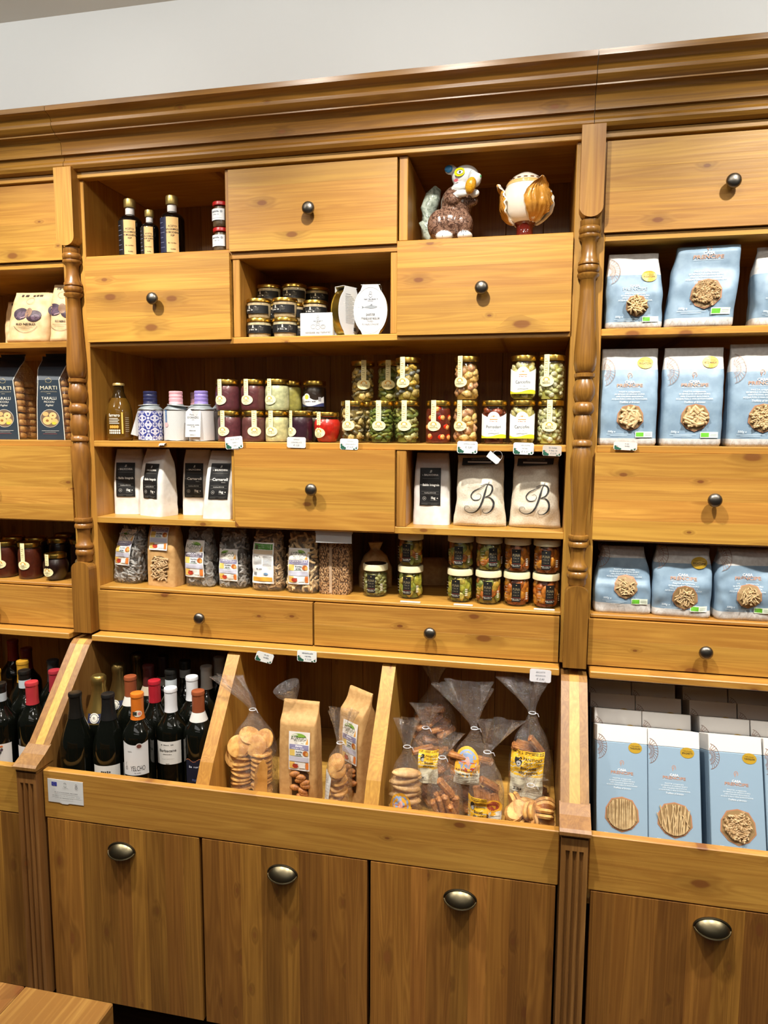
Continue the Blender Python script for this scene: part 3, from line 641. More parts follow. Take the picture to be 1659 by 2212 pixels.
# ---- ceramic squirrel: one continuous body, painted in zones
def squirrel(loc, rz):
    t = thing('ceramic_squirrel', 'glazed ceramic squirrel figurine holding a yellow nut', 'figurine', loc, rz)
    WH, BR = 0, 1
    E = [((-.004, 0, .042), (.046, .042, .043), BR), ((-.026, -.016, .038), (.030, .030, .036), BR), ((.026, -.014, .036), (.026, .028, .032), BR), ((.008, .002, .086), (.037, .034, .044), BR), ((.020, -.012, .118), (.021, .020, .012), WH),
         ((.030, -.006, .144), (.032, .027, .026), WH), ((.050, -.012, .133), (.018, .016, .017), WH), ((.026, .006, .160), (.027, .022, .014), BR), ((.060, -.014, .138), (.010, .009, .010), WH),
         ((-.004, -.012, .162), (.014, .006, .012), WH), ((.010, .022, .162), (.010, .006, .011), WH), ((-.012, -.032, .008), (.020, .020, .012), WH), ((.036, -.028, .007), (.018, .020, .011), WH),
         ((-.002, -.020, .095), (.016, .014, .018), BR), ((.008, -.028, .090), (.017, .014, .014), BR), ((.028, -.036, .099), (.019, .009, .0085), WH), ((.056, -.026, .100), (.012, .009, .009), WH), ((.044, -.008, .088), (.018, .012, .012), BR)]
    g = G()
    for c, r, m in E: g.ell(c, r, 0, 20, 14)
    me = g.mesh('b', []); o = ob('tmp', me); md = o.modifiers.new('r', 'REMESH'); md.mode = 'VOXEL'; md.voxel_size = .0022
    sm = o.modifiers.new('s', 'SMOOTH'); sm.iterations = 4; sm.factor = .5
    ev = o.evaluated_get(bpy.context.evaluated_depsgraph_get()); m2 = bpy.data.meshes.new_from_object(ev); bpy.data.objects.remove(o)
    m2.materials.append(P('#e6e8e6', .08, coat=.6)); m2.materials.append(MB_)
    for p in m2.polygons:
        c = p.center; best = min(E, key=lambda e: sum(((c[i] - e[0][i]) / e[1][i]) ** 2 for i in range(3))); p.material_index = best[2]; p.use_smooth = True
    ob('body', m2, t)
    # bushy tail
    tg = G(); path = [(-.050, .030, .013), (-.066, .032, .03), (-.070, .034, .06), (-.066, .034, .09), (-.056, .034, .118), (-.044, .032, .138)]
    tg.tube(path, [.013, .018, .020, .021, .020, .010], 16); rr = random.Random(3)
    tg.v = [(x + .0025 * noise.noise((x * 90, y * 90, z * 160)), y + .003 * noise.noise((x * 90 + 5, y * 90, z * 160)), z + .002 * sin(z * 420)) for x, y, z in tg.v]
    part('tail', tg, mottle('tail_glaze', '#b9c4b6', '#7d897c', 60, .1, 2.), t, smooth=80)
    part('nut', G().ell((.050, -.042, .113), (.0125, .0115, .0185), 0, 14, 10, (0, .25, 0)), mottle('nut_glaze', '#dca428', '#b07a18', 160, .12, 3.), t, smooth=80)
    for c, q in (((-.007, -.0178, .162), (.0095, .002, .0085)), ): part('ear_lining', G().ell(c, q, 0, 12, 8), P('#3f8fc8', .1), t, smooth=80)
    S = lambda x, z, o: (x, -.0338 + 6.5 * ((x - .028) ** 2 + (z - .142) ** 2) - o, z)
    decal('face_paint', S, [('e', .022, .1475, .0125, .0098, '#e2d21e'), ('e', .023, .147, .0072, .0042, '#eef0ea'), ('e', .023, .147, .0026, .0030, '#3a3f40'), ('l', arc(.023, .1462, .0085, .0058, 20, 170), .0009, '#2c2c2a'), ('l', arc(.023, .1478, .0085, .0056, 200, 340), .0008, '#2c2c2a'),
          ('e', .014, .1305, .0055, .0035, '#c86a72'), ('l', [(.0105, .1285), (.0135, .1335)], .0007, '#8a2a34'), ('l', [(.0135, .128), (.0165, .133)], .0007, '#8a2a34'), ('l', [(.042, .130), (.044, .140), (.049, .150)], .0007, '#3a3f40')], t, .003, .0006, .1)
    part('nose', G().ell((.0665, -.017, .1385), (.0035, .0035, .0035), 0, 10, 8), P('#58a86a', .1), t, smooth=80)
    for x0, y0 in ((-.012, -.0515), (.036, -.0475)):
        for k in (-1, 0, 1): part('toe_line', G().tube([(x0 + k * .006, y0 + .004 * abs(k), .004), (x0 + k * .005, y0 + .002, .012), (x0 + k * .004, y0 + .009, .0175)], .0007, 5), P('#4a5058', .3), t)
MB_ = mottle('fur_glaze', '#8a6a58', '#4a342a', 55, .12, 4., 5., .42, .6)
squirrel((.325, .068, Z1 + .0045), -.10)
def leaf_mesh():
    v = []; nu, nv = 22, 18
    def pt(s, w, o):
        rad = lerp([(0, .026), (.15, .046), (.35, .058), (.6, .0585), (.85, .056), (1, .064)], s) + o; z = .040 + .088 * s
        hw = (.037 + .0007 * sin(38 * s)) * (sin(pi * min(1, s * .95 + .04)) ** .95) + .001; ang = w * hw / max(rad, .03)
        rib = .0026 * cos(9 * pi * w * (.4 + .6 * s) + 14 * s) * (abs(w) ** .5) - .003 * (1 - abs(w)) ** 6 + .004 * w * w
        q = rad + rib + .0012 * sin(s * 30) * abs(w) ** 3; zz = z + .004 * abs(w) - .006 * w * w
        return (q * sin(ang), -q * cos(ang), zz)
    for o in (0, -.003):
        for j in range(nu + 1):
            for i in range(nv + 1): v.append(pt(j / nu, -1 + 2 * i / nv, o))
    n = (nu + 1) * (nv + 1); f = []; m = []; w = nv + 1
    for j in range(nu):
        for i in range(nv):
            a = j * w + i; f.append((a, a + 1, a + w + 1, a + w)); m.append(0); f.append((n + a, n + a + w, n + a + w + 1, n + a + 1)); m.append(1)
    for j in range(nu):
        for i in (0, nv): a = j * w + i; f.append((a, a + w, n + a + w, n + a)); m.append(1)
    for i in range(nv):
        for j in (0, nu): a = j * w + i; f.append((a, a + 1, n + a + 1, n + a)); m.append(1)
    g = G(); g.v, g.f, g.m = v, f, m; return g
t = thing('ceramic_pumo', 'ceramic bud ornament with ochre leaves on a brown foot', 'ornament', (.492, .07, Z1), 0)
IV = P('#efe6d6', .1, coat=.5)
lathe_part('bulb', 'pumo', [(.022, .040), (.034, .046), (.045, .060), (.0505, .078), (.0515, .094), (.0485, .112), (.041, .128), (.030, .141), (.016, .1495), (.004, .1525), (.0001, .1526)], IV, t, 36, 70)
for z, r0, c in ((.127, .0422, '#d9a862'), (.1235, .0444, '#e3b878')): lathe_part('ring', ('pr', z), [(r0 - .001, z + .0025), (r0 + .0006, z), (r0 + .0002, z - .0025)], P(c, .12), t, 36, 70, cap=False)
g = G()
for k in range(16):
    a = 2 * pi * k / 16; g.ell((.0375 * cos(a), .0375 * sin(a), .1335), (.005, .002, .0011), 0, 8, 5, (0, .6 * 0, a + pi / 2))
part('dots', g, P('#8a5a28', .2), t)
lathe_part('stem', 'pstem', [(.024, .008), (.0205, .012), (.0185, .022), (.0195, .034), (.025, .042), (.032, .049)], P('#5e1d14', .08, coat=.5), t, 30, 60)
lathe_part('foot', 'pfoot', [(.033, 0), (.035, .003), (.033, .006), (.026, .009)], P('#d8b89a', .3), t, 30, 40)
for a in (.62, -1.45, 2.2, -2.9): ob('leaf', cached('pleaf', leaf_mesh, [mottle('ochre_glaze', '#dca04a', '#c88a34', 50, .15), IV], 'leaf', 70), t, (0, 0, 0), (0, 0, a))
# ================================================================== row 2: pate jars, sardine tins
def pate(label, x, y, lvl, rz=0, cont='#cdb690'):
    t, r, h = jar('pate', label, (x, y, Z2 + .0471 * lvl), rz, liquid=cont, group='black labelled pate jars', name='pate_jar', level=.97)
    S = lambda xx, z, o: cylS(lerp([(0, .0292), (.03, .0305)], z) + .0002)(xx, z, o)
    it = [('c', [(-.05 + .1 * i / 24, .0105, .0300) for i in range(25)], '#100f0f'), ('l', [(-.015, .014), (-.015, .026), (.012, .026), (.012, .014), (-.015, .014)], .0006, '#b8b4aa'), ('e', -.002, .0275, .0018, .0018, '#d8d4c8'), ('e', -.002, .0243, .0022, .0022, '#d8d4c8'), ('r', -.008, .0215, .005, .0220, '#b8b4aa'),
          ('t', '~9', -.002, .0185, .0048, '#e8e4da', {'b': .02}), ('t', '90g', .0165, .026, .0036, '#d0ccc0'), ('r', .0145, .0235, .024, .0238, '#9a968c'), ('r', .0145, .0215, .023, .0218, '#9a968c'), ('r', .0145, .0195, .024, .0198, '#9a968c'), ('r', .0145, .0175, .022, .0178, '#9a968c')]
    decal('label', S, it, t, .004)
for x, y, n, wh in ((-.1495, .042, 2, 'front left stack'), (-.0825, .042, 2, 'front right stack'), (-.150, .113, 3, 'back left stack'), (-.083, .115, 3, 'back right stack'), (-.0195, .088, 2, 'stack behind the white cockle box'), (-.040, .166, 3, 'stack farthest back')):
    for k in range(n): pate('%s pate jar with black label in the %s' % (('bottom', 'top' if n == 2 else 'middle', 'top')[k], wh), x, y, k, random.Random(k * 7 + int(x * 900)).uniform(-.5, .3), ('#d8c49c', '#cbb088', '#e0d0ac')[k % 3])
t = tag(part('cockle_box', G().cbox(-.041, .041, -.0125, .0125, 0, .056, .001), P('#cfd0d0', .6), None, (.004, .035, Z2)), 'small white carton printed coques au naturel beside the pate jars', 'box')
OLD = '#5a5f66'
decal('print', flatS(-.0126), [('l', arc(.004, .0465, .0022, .0022, 0, 360, 10), .0005, OLD), ('l', arc(.004, .042, .0028, .0028, 0, 360, 10), .0005, OLD), ('t', '~16', .004, .0365, .003, OLD), ('t', '~11', .004, .0335, .002, OLD), ('l', arc(-.008, .023, .0055, .005, 20, 320), .0006, OLD), ('l', arc(.004, .0215, .006, .0048, 0, 360), .0006, OLD), ('l', arc(.004, .026, .006, .0042, 20, 160), .0006, OLD), ('l', arc(.017, .0225, .0055, .005, 0, 360), .0006, OLD), ('l', arc(.017, .0225, .003, .0028, 0, 360), .0005, OLD), ('t', 'coques au naturel', .004, .0098, .0078, '#33373c', {'fit': .062})], t)
def sardine(label, loc, rz, front):
    t = thing('fish_tin', label, 'tin', loc, rz, 'upright oval fish tins in white sleeves')
    a, b, h = .0405, .0575, .116; n = 40
    el = lambda k, y: [(a * k * cos(2 * pi * i / n), y, h / 2 + b * k * sin(2 * pi * i / n)) for i in range(n)]
    g = G(); rings = [el(.9, -.010), el(.93, -.0108), el(1, -.0115), el(1, -.009), el(.975, -.0085), el(.975, .012), el(1, .0125), el(1, .0145), el(.95, .0145)]
    v = sum(rings, []); f = [(j * n + i, j * n + (i + 1) % n, (j + 1) * n + (i + 1) % n, (j + 1) * n + i) for j in range(len(rings) - 1) for i in range(n)]
    f += [tuple(range(n)), tuple((len(rings) - 1) * n + i for i in range(n))]
    part('tin', g.add(v, f), P('#b59a44', .3, 1), t, smooth=35)
    # card sleeve: oval face panel, top, bottom and back straps
    pts = []
    for i in range(n):
        x, z = a * 1.0 * cos(2 * pi * i / n), h / 2 + b * 1.0 * sin(2 * pi * i / n)
        if abs(x) < .023: z = h + .0025 if z > h / 2 else 0
        pts.append((x, z))
    CARD = P('#cdced0', .6)
    s = part('sleeve', G().prism(pts, -.0135, -.0125, axis='Y').box(-.023, .023, -.0125, .0165, h + .0016, h + .0026).box(-.023, .023, -.0125, .0165, 0, .0008).box(-.023, .023, .0157, .0167, .0008, h + .0016), CARD, t)
    it = [('l', arc(0, h / 2, .037, .0535, 0, 360, 36), .0005, '#8a8f94'), ('l', arc(0, .0985, .0032, .003, 0, 360, 12), .0006, OLD), ('l', arc(0, .0925, .0042, .004, 0, 360, 12), .0006, OLD), ('t', '~16', 0, .0845, .0042, OLD), ('t', '~11', 0, .0805, .0024, OLD),
          ('p', [(-.0165, .0655), (-.0105, .068), (0, .0705), (.010, .069), (.017, .0665), (.010, .0635), (0, .0625), (-.0105, .0645)], '#8f959b'), ('p', [(-.016, .066), (-.021, .0695), (-.0195, .0655), (-.021, .0615)], '#6a7076'), ('p', [(-.002, .070), (.004, .0735), (.005, .0695)], '#6a7076'), ('e', .0135, .0672, .0007, .0007, '#202428'), ('l', [(-.030, .066), (-.025, .0665)], .0004, OLD), ('l', [(.021, .064), (.027, .0645)], .0004, OLD),
          ('t', 'petits', 0, .0495, .0095, '#33373c'), ('t', 'maquereaux', 0, .0405, .0095, '#33373c', {'fit': .044}), ('t', 'FUMÉS', 0, .033, .0048, '#33373c'), ('t', "À L'HUILE D'OLIVE", 0, .026, .0048, '#33373c', {'fit': .040})]
    if not front: it = [('t', '~11', -.008, .100 - .0, .003, OLD)] + [('r', -.018, .095 - .0033 * k, .006 + .004 * (k % 3), .0956 - .0033 * k, OLD) for k in range(20)] + [('r', .008, .012, .019, .024, '#c8cacc'), ('r', .009, .014, .018, .0225, '#5a5e62')]
    decal('print', flatS(-.0136), it, s)
sardine('oval gold fish tin in white sleeve turned nearly edge on', (.072, .052, Z2), 1.05, False)
sardine('oval gold fish tin whose white sleeve reads petits maquereaux', (.136, .040, Z2), .10, True)
# ================================================================== row 3: beer, oil tins, jars
t = thing('beer_bottle', 'brown glass beer bottle with white print beside the blue tile tin', 'bottle', (-.555, .057, Z3), .3)
pr = [(.029, 0), (.0325, .003), (.033, .01), (.033, .062), (.0325, .075), (.028, .094), (.019, .112), (.0135, .126), (.0125, .142), (.0135, .146)]
lathe_part('bottle', 'beer', pr, P('#5a3e12', .08), t, 30, 60); lathe_part('shoulder', 'beer2', [(a + .0002, b) for a, b in pr[6:]], P('#2a1c08', .08), t, 30, 60, cap=False)
lathe_part('crown_cap', 'crown', [(.0150, .144), (.0152, .1475), (.0138, .1505), (.0001, .1515)], P('#d6b872', .35, .7), t, 24, 40)
it = [('t', 'ferrero', -.006, .066, .012, '#ece6d8', {'fit': .030, 'b': .015})]
it += [('r', -.021, .057 - .0042 * k, .004 + .003 * (k % 2), .0588 - .0042 * k, '#d8d2c0') for k in range(4)] + [('e', -.016 + .006 * k, .036, .0034, .0042, '#d89a3c') for k in range(4)] + [('r', -.021 + .0052 * k, .018 + .0062 * j, -.0172 + .0052 * k, .0226 + .0062 * j, '#e0dac8') for k in range(6) for j in range(2)] + [('r', .0125, .018, .0165, .074, '#e2bc5a')] + [('r', .022, .024 + .005 * k, .032, .0255 + .005 * k, '#a89a78') for k in range(8)]
decal('print', cylS(.0334), it, t, .004)
def tile_mat(name, c_bg, c_ln, kind, c2=None):
    m, nt, b = new_mat(name); g = N(nt); tc = g.n('ShaderNodeTexCoord').outputs['Object']; sp = g.n('ShaderNodeSeparateXYZ', i_0=tc)
    ang = g.math('ARCTAN2', sp.outputs[0], g.math('MULTIPLY', sp.outputs[1], -1.)); u = g.math('MULTIPLY', ang, .033); z = g.math('SUBTRACT', sp.outputs[2], .042)
    if kind == 'tile':
        k = 2 * pi / .034; a = g.math('COSINE', g.math('MULTIPLY', u, k)); c = g.math('COSINE', g.math('MULTIPLY', z, k)); a2 = g.math('COSINE', g.math('MULTIPLY', u, 2 * k)); c2_ = g.math('COSINE', g.math('MULTIPLY', z, 2 * k))
        q = g.math('SINE', g.math('ADD', g.math('MULTIPLY', g.math('MULTIPLY', a, c), 5.), g.math('ADD', g.math('MULTIPLY', g.math('MULTIPLY', a2, c2_), 2.6), g.math('ADD', a, c))))
    else:
        cu = g.math('ADD', u, .010); rr = g.math('SQRT', g.math('ADD', g.math('MULTIPLY', cu, cu), g.math('MULTIPLY', z, z))); th = g.math('ARCTAN2', z, cu)
        q = g.math('SINE', g.math('ADD', g.math('MULTIPLY', rr, 900.), g.math('MULTIPLY', g.math('SINE', g.math('MULTIPLY', th, 12.)), g.math('MULTIPLY', rr, 120.))))
        q = g.math('SUBTRACT', g.math('ABSOLUTE', q), .25); q = g.math('MULTIPLY', q, -1.)
    f = g.rng(q, .02, .22)
    if kind == 'tile': f = g.math('MULTIPLY', f, 1.)
    g.link(g.mix(f, srgb(c_bg), srgb(c_ln)), b.inputs['Base Color']); b.inputs['Roughness'].default_value = .35; return m
TIN = {'tile': tile_mat('tin_blue_tile', '#c4c4d0', '#343c84', 'tile'), 'mand': tile_mat('tin_grey_mandala', '#c6c7c6', '#7d8186', 'mandala'), 'mandp': tile_mat('tin_pink_mandala', '#c6c6c6', '#957a86', 'mandala')}
def oil_tin(label, x, y, capc, mat, rz=0, tagk=None):
    t = thing('oil_tin', label, 'tin', (x, y, Z3), rz, 'olive oil tins'); r = .0325
    lathe_part('body', ('tin', mat.name), [(r, .002), (r, .080)], mat, t, 36, 50); lathe_part('rim', 'tinrim', [(r + .0008, 0), (r + .001, .0015), (r + .0004, .003)], SILVER, t, 36, 40, cap=False); lathe_part('rim', 'tinrim2', [(r + .0004, .0785), (r + .001, .0805), (r + .0004, .082)], SILVER, t, 36, 40, cap=False)
    lathe_part('shoulder', 'tinsh', [(r, .081), (.030, .084), (.022, .091), (.0165, .097), (.0155, .100)], P('#aab4b8', .35, .6), t, 32, 50)
    lathe_part('cap', ('tincap', capc), [(.0175, .094), (.0178, .100), (.0168, .1015), (.0178, .104), (.0178, .110), (.0165, .1115), (.0175, .114), (.0175, .119), (.0165, .1205), (.0175, .1225), (.0175, .1275), (.016, .129), (.0001, .129)], P(capc, .4), t, 28, 40)
    PAP = P('#c9caca', .6)
    if tagk == 'front':
        s = part('hang_tag', G().prism([(-.0215, .0), (.0215, 0), (.0215, .064), (.012, .0735), (-.012, .0735), (-.0215, .064)], -.001, 0, axis='Y'), PAP, t, (-.004, -.0365, .011), (-.10, 0, .05))
        decal('print', flatS(-.0011), [('t', 'Frantoio', 0, .057, .0065, '#55585c', {'i': .3}), ('t', "D'ORAZIO", 0, .0495, .0075, '#3a3d40', {'fit': .032}), ('t', '~7', 0, .044, .0022, '#55585c'), ('t', '~20', 0, .031, .0034, '#55585c'), ('t', '~8', 0, .0268, .0034, '#55585c'), ('r', -.016, .0232, .016, .0235, '#8a8d90'), ('t', '~13', 0, .0165, .003, '#55585c'), ('t', '250ml e', 0, .0055, .005, '#44474a')], s)
        part('collar', G().lathe([(.0185, .0925), (.024, .0935), (.024, .0942), (.0185, .0935)], 24), PAP, t, smooth=30)
    elif tagk == 'side':
        part('hang_tag', G().prism([(-.009, 0), (.009, 0), (.009, .070), (-.009, .070)], -.0008, 0, axis='Y'), PAP, t, (-.047, -.012, .014), (0, .30, .9)); part('collar', G().lathe([(.0185, .0915), (.027, .0925), (.027, .0932), (.0185, .0925)], 24), PAP, t, rot=(0, -.05, 0), smooth=30)
    elif tagk == 'ribbon':
        decal('seal_strip', cylS(r + .0005), [('r', -.0125, .044, -.007, .080, '#2a5a90'), ('t', 'Frantoio D Orazio', -.0097, .062, .004, '#c8d4e4', {'r': pi / 2, 'fit': .03}), ('e', -.009, .042, .006, .006, '#dba6a8')], t, .004); part('collar', G().lathe([(.0185, .0915), (.030, .0925), (.030, .0932), (.0185, .0925)], 24), PAP, t, rot=(0, .10, 0), smooth=30)
oil_tin('olive oil tin with navy cap and blue tile pattern', -.463, .055, '#23264a', TIN['tile'], -.2, 'side')
oil_tin('olive oil tin with pink cap and grey mandala pattern', -.392, .060, '#d9a3ac', TIN['mand'], -.1, 'ribbon')
oil_tin('olive oil tin with lilac cap and white hang tag', -.318, .055, '#8d7cc0', TIN['mandp'], -.1, 'front')
oil_tin('olive oil tin with dusty rose cap behind the lilac one', -.367, .130, '#a07880', TIN['mand'])
oil_tin('olive oil tin with plum cap behind the jam jars', -.296, .132, '#5e4a6e', TIN['mandp'])
JG = 'cream labelled spread jars'
MAR, PAL = '#5c2c32', '#cfc68e'
for x, lv, col, lab, ws, off in ((-.238, 0, MAR, 'maroon olive pate jar at the left end of the bottom row', ('Patè di olive', 'nere'), -.006), (-.172, 0, '#5c3230', 'maroon olive pate jar second from left in the bottom row, seal turned right', ('Patè di olive',), .013), (-.109, 0, PAL, 'pale artichoke cream jar in the bottom row under its twin', ('Patè di carciofi',), -.006), (-.046, 0, '#2e1420', 'dark purple onion jam jar next to the red jar', ('di cipolline',), -.020),
                               (-.243, 1, MAR, 'maroon olive pate jar at the left end of the top row', ('Patè di olive', 'nere'), -.008), (-.174, 1, '#5a2a2c', 'maroon olive pate jar second from left in the top row', ('Patè di olive', 'nere'), -.006), (-.109, 1, '#c9c896', 'pale artichoke cream jar in the top row', ('Patè di carciofi',), -.010)):
    t, r, h = jar('jam', lab, (x, .05 + .002 * lv, Z3 + .0781 * lv), 0, liquid=col, group=JG, name='spread_jar', level=.93); strip_label(t, r, h, ws, .0265, off, .0034)
t, r, h = jar('round', 'bulging bright red pepper spread jar with cream seal', (.0225, .05, Z3), 0, liquid='#c01c10', name='pepper_jar', level=.9); strip_label(t, r - .003, h, ('~9', '~11'), .024, -.014, .0034)
for x, y, lv, col, lab, mode in ((-.098, .117, 0, '#8a8444', 'yellowish spread jar behind the bottom row', 0), (-.030, .125, 0, '#3a2a18', 'dark spread jar behind the purple onion jam', 0), (-.098, .117, 1, '#a39a4c', 'yellow green spread jar half hidden behind the top row', 1), (-.033, .122, 1, '#241812', 'dark spread jar with white and navy wrap label on top', 2)):
    t, r, h = jar('jam', lab, (x, y, Z3 + .0781 * lv), 0, liquid=col, group=JG, name='spread_jar', level=.93)
    if mode == 1: strip_label(t, r, h, ('~6',), .0265, -.016, .003)
    if mode == 2: decal('label', cylS(r + .0005), [('c', [(-.036 + .072 * i / 20, .012, .034 + .006 * sin(i * .35)) for i in range(21)], '#cfd0d4'), ('c', [(-.036 + .072 * i / 20, .012, .017 + .004 * sin(i * .3 + 2)) for i in range(21)], '#2e3560'), ('e', -.012, .036, .009, .009, '#e4e4e0'), ('e', -.012, .036, .0062, .0062, '#d8c04a'), ('t', '~14', 0, .0245, .005, '#2c3040', {'fit': .03}), ('r', .019, .025, .027, .036, '#8a8a90')], t, .004)
TG = 'tall vegetable preserve jars'
for x, y, lv, f, lab, word, off in (
    (.089, .05, 0, 'mushroom', 'cardoncelli mushroom jar on the shelf next to the red spread jar', 'Cardoncelli', -.006), (.160, .05, 0, 'greens', 'jar of dark green turnip tops with cream seal', 'Cime di rapa', 0), (.2245, .05, 0, 'courgette', 'jar of olive green courgette slices under the upper mushroom jar', 'Zucchine', -.002), (.301, .05, 0, None, 'jar of round red stuffed peppers with cream seal', 'Peperoncini', -.008), (.366, .05, 0, 'onion', 'lower jar of amber lampascioni bulbs', 'Lampascioni', -.012),
    (.434, .05, 0, 'tomato', 'jar of dried tomatoes with white Pomodori wrap label', None, 0), (.499, .05, 0, 'artichoke', 'lower artichoke jar with white Carciofini wrap label', None, 0), (.5625, .05, 0, 'white', 'lower jar of pale shredded vegetables at the right end', 'Melanzane', -.002),
    (.2245, .055, 1, 'yellow', 'upper mushroom jar with yellow pieces above the courgettes', 'Cardoncelli', -.008), (.367, .052, 1, 'onion', 'upper jar of amber lampascioni bulbs', 'Lampascioni', -.014), (.4985, .05, 1, 'artichoke', 'upper artichoke jar with white Carciofini wrap label', None, 0), (.5625, .05, 1, 'white', 'upper jar of pale shredded vegetables at the right end', 'Melanzane', -.012),
    (.096, .120, 0, 'mushroom', 'mushroom jar hidden behind the front cardoncelli jar', None, 0), (.163, .126, 0, 'greens', 'dark jar hidden behind the turnip tops', None, 0), (.096, .120, 1, 'mushroom', 'upper cardoncelli mushroom jar standing behind at the left', 'Cardoncelli', .010), (.163, .126, 1, 'courgette', 'upper dark green jar in shade between two mushroom jars', 'Cime di rapa', .004)):
    t, r, h = jar('tall', lab, (x, y, Z3 + .1021 * lv), 0, fill=f, liquid='#5a1a0c' if not f else None, group=TG, name='preserve_jar', level=.93)
    if not f:      # stuffed round peppers
        for k, (a, z) in enumerate(((-2.2, .0165), (-1.2, .016), (-.5, .0165), (-2.6, .038), (-1.55, .036), (-.75, .040), (-2.1, .060), (-1.2, .061), (-.4, .062), (-1.7, .079))):
            o = ob('stuffed_pepper', cached('spep', lambda: G().lathe([(.0001, -.0125), (.008, -.0115), (.0135, -.004), (.0125, .006), (.0085, .0105), (.006, .0112)], 16), P('#c8260c', .2), 'stuffed_pepper', 60), t, (.0185 * cos(a), .0185 * sin(a), z), (pi / 2 + .2 * (k % 3 - 1), 0, a + pi / 2 + .3 * (k % 2)))
            ob('stuffing', cached('spst', lambda: G().ell((0, 0, .0105), (.007, .007, .0035), 0, 10, 6), mottle('pepper_stuffing', '#dba25a', '#b8742c', 200, .5), 'stuffing', 60), o)
    if word: strip_label(t, r, h, (word,), .042, off)
    elif x > .4: wrap_label(t, r, 'Pomodori' if x < .45 else 'Carciofini')
# price cards
def card(label, x, z, tilt=0, lines=(), w=.046, h=.030, y=-.0045, cactus=True, col='#e6e8e6', rz=0, rx=0, name='price_card'):
    c = [(-w / 2 + .003, 0), (w / 2 - .003, 0), (w / 2, .003), (w / 2, h - .003), (w / 2 - .003, h), (-w / 2 + .003, h), (-w / 2, h - .003), (-w / 2, .003)]
    o = part(name, G().prism([(a, b - h / 2) for a, b in c], -.0006, .0006, axis='Y'), P(col, .5), None, (x, y, z), (rx, tilt, rz)); tag(o, label, 'price tag', 'shelf price cards')
    it = [('t', s, .003 if cactus else 0, h * .28 - i * h * .27, h * (.16 if i < len(lines) - 1 else .22), '#7a7f88', {'i': .2}) for i, s in enumerate(lines)]
    if cactus: it += [('e', -w * .36, -h * .30, w * .11, h * .17, '#1d5440'), ('e', -w * .42, -h * .08, w * .05, h * .13, '#1d5440'), ('e', -w * .24, -h * .36, w * .08, h * .11, '#1d5440'), ('e', -w * .34, -h * .03, w * .022, h * .035, '#c0392b'), ('e', w * .40, -h * .34, w * .045, h * .09, '#1d5440'), ('e', w * .43, -h * .2, w * .02, h * .03, '#c0392b'), ('e', w * .28, -h * .42, w * .05, h * .05, '#1d5440')]
    decal('print', flatS(-.0006), it, o)
card('tilted cactus price card below the maroon olive pate jars', -.203, 1.4635, -.10, ('PATE OLIVE', 'NERE o', 'VERDI', '€ 4,20'))
card('plain grey price card under the purple onion jam jar', -.040, 1.4655, .02, ('CIPOLLE', 'CARAMELLATE', '€ 3,30'), .048, .026, cactus=False, col='#d2d0cc')
card('cactus price card under the cardoncelli jar', .093, 1.4625, .02, ('FUNGHI', 'CARDONCELLI', '€ 4,20'), .045, .026)
card('cactus price card under the lampascioni jars', .3765, 1.458, .02, ('LAMPASCIONI', '€ 3,50'), .047, .028)
card('cactus price card under the Carciofini jars', .5045, 1.4565, .02, ('CARCIOFINI', 'INTERI', '€ 5,30'), .046, .027)
card('dim cactus price card in shade at the right end of the jar shelf', .568, 1.4525, .03, ('~10', '~9', '€ 3,70'), .042, .024, col='#b8aea4')  # the shade on this card is put into its greyer colour
tag(part('shelf_clip', G().prism([(-.009, -.003), (-.004, .003), (.012, .0035), (.006, .0005), (-.006, -.004)], -.004, 0, axis='Y').box(-.006, .008, -.006, -.004, -.002, .002), P('#e4e4e0', .4), None, (-.403, .0035, 1.457)), 'small white plastic clip on shelf edge below the oil tins', 'clip')
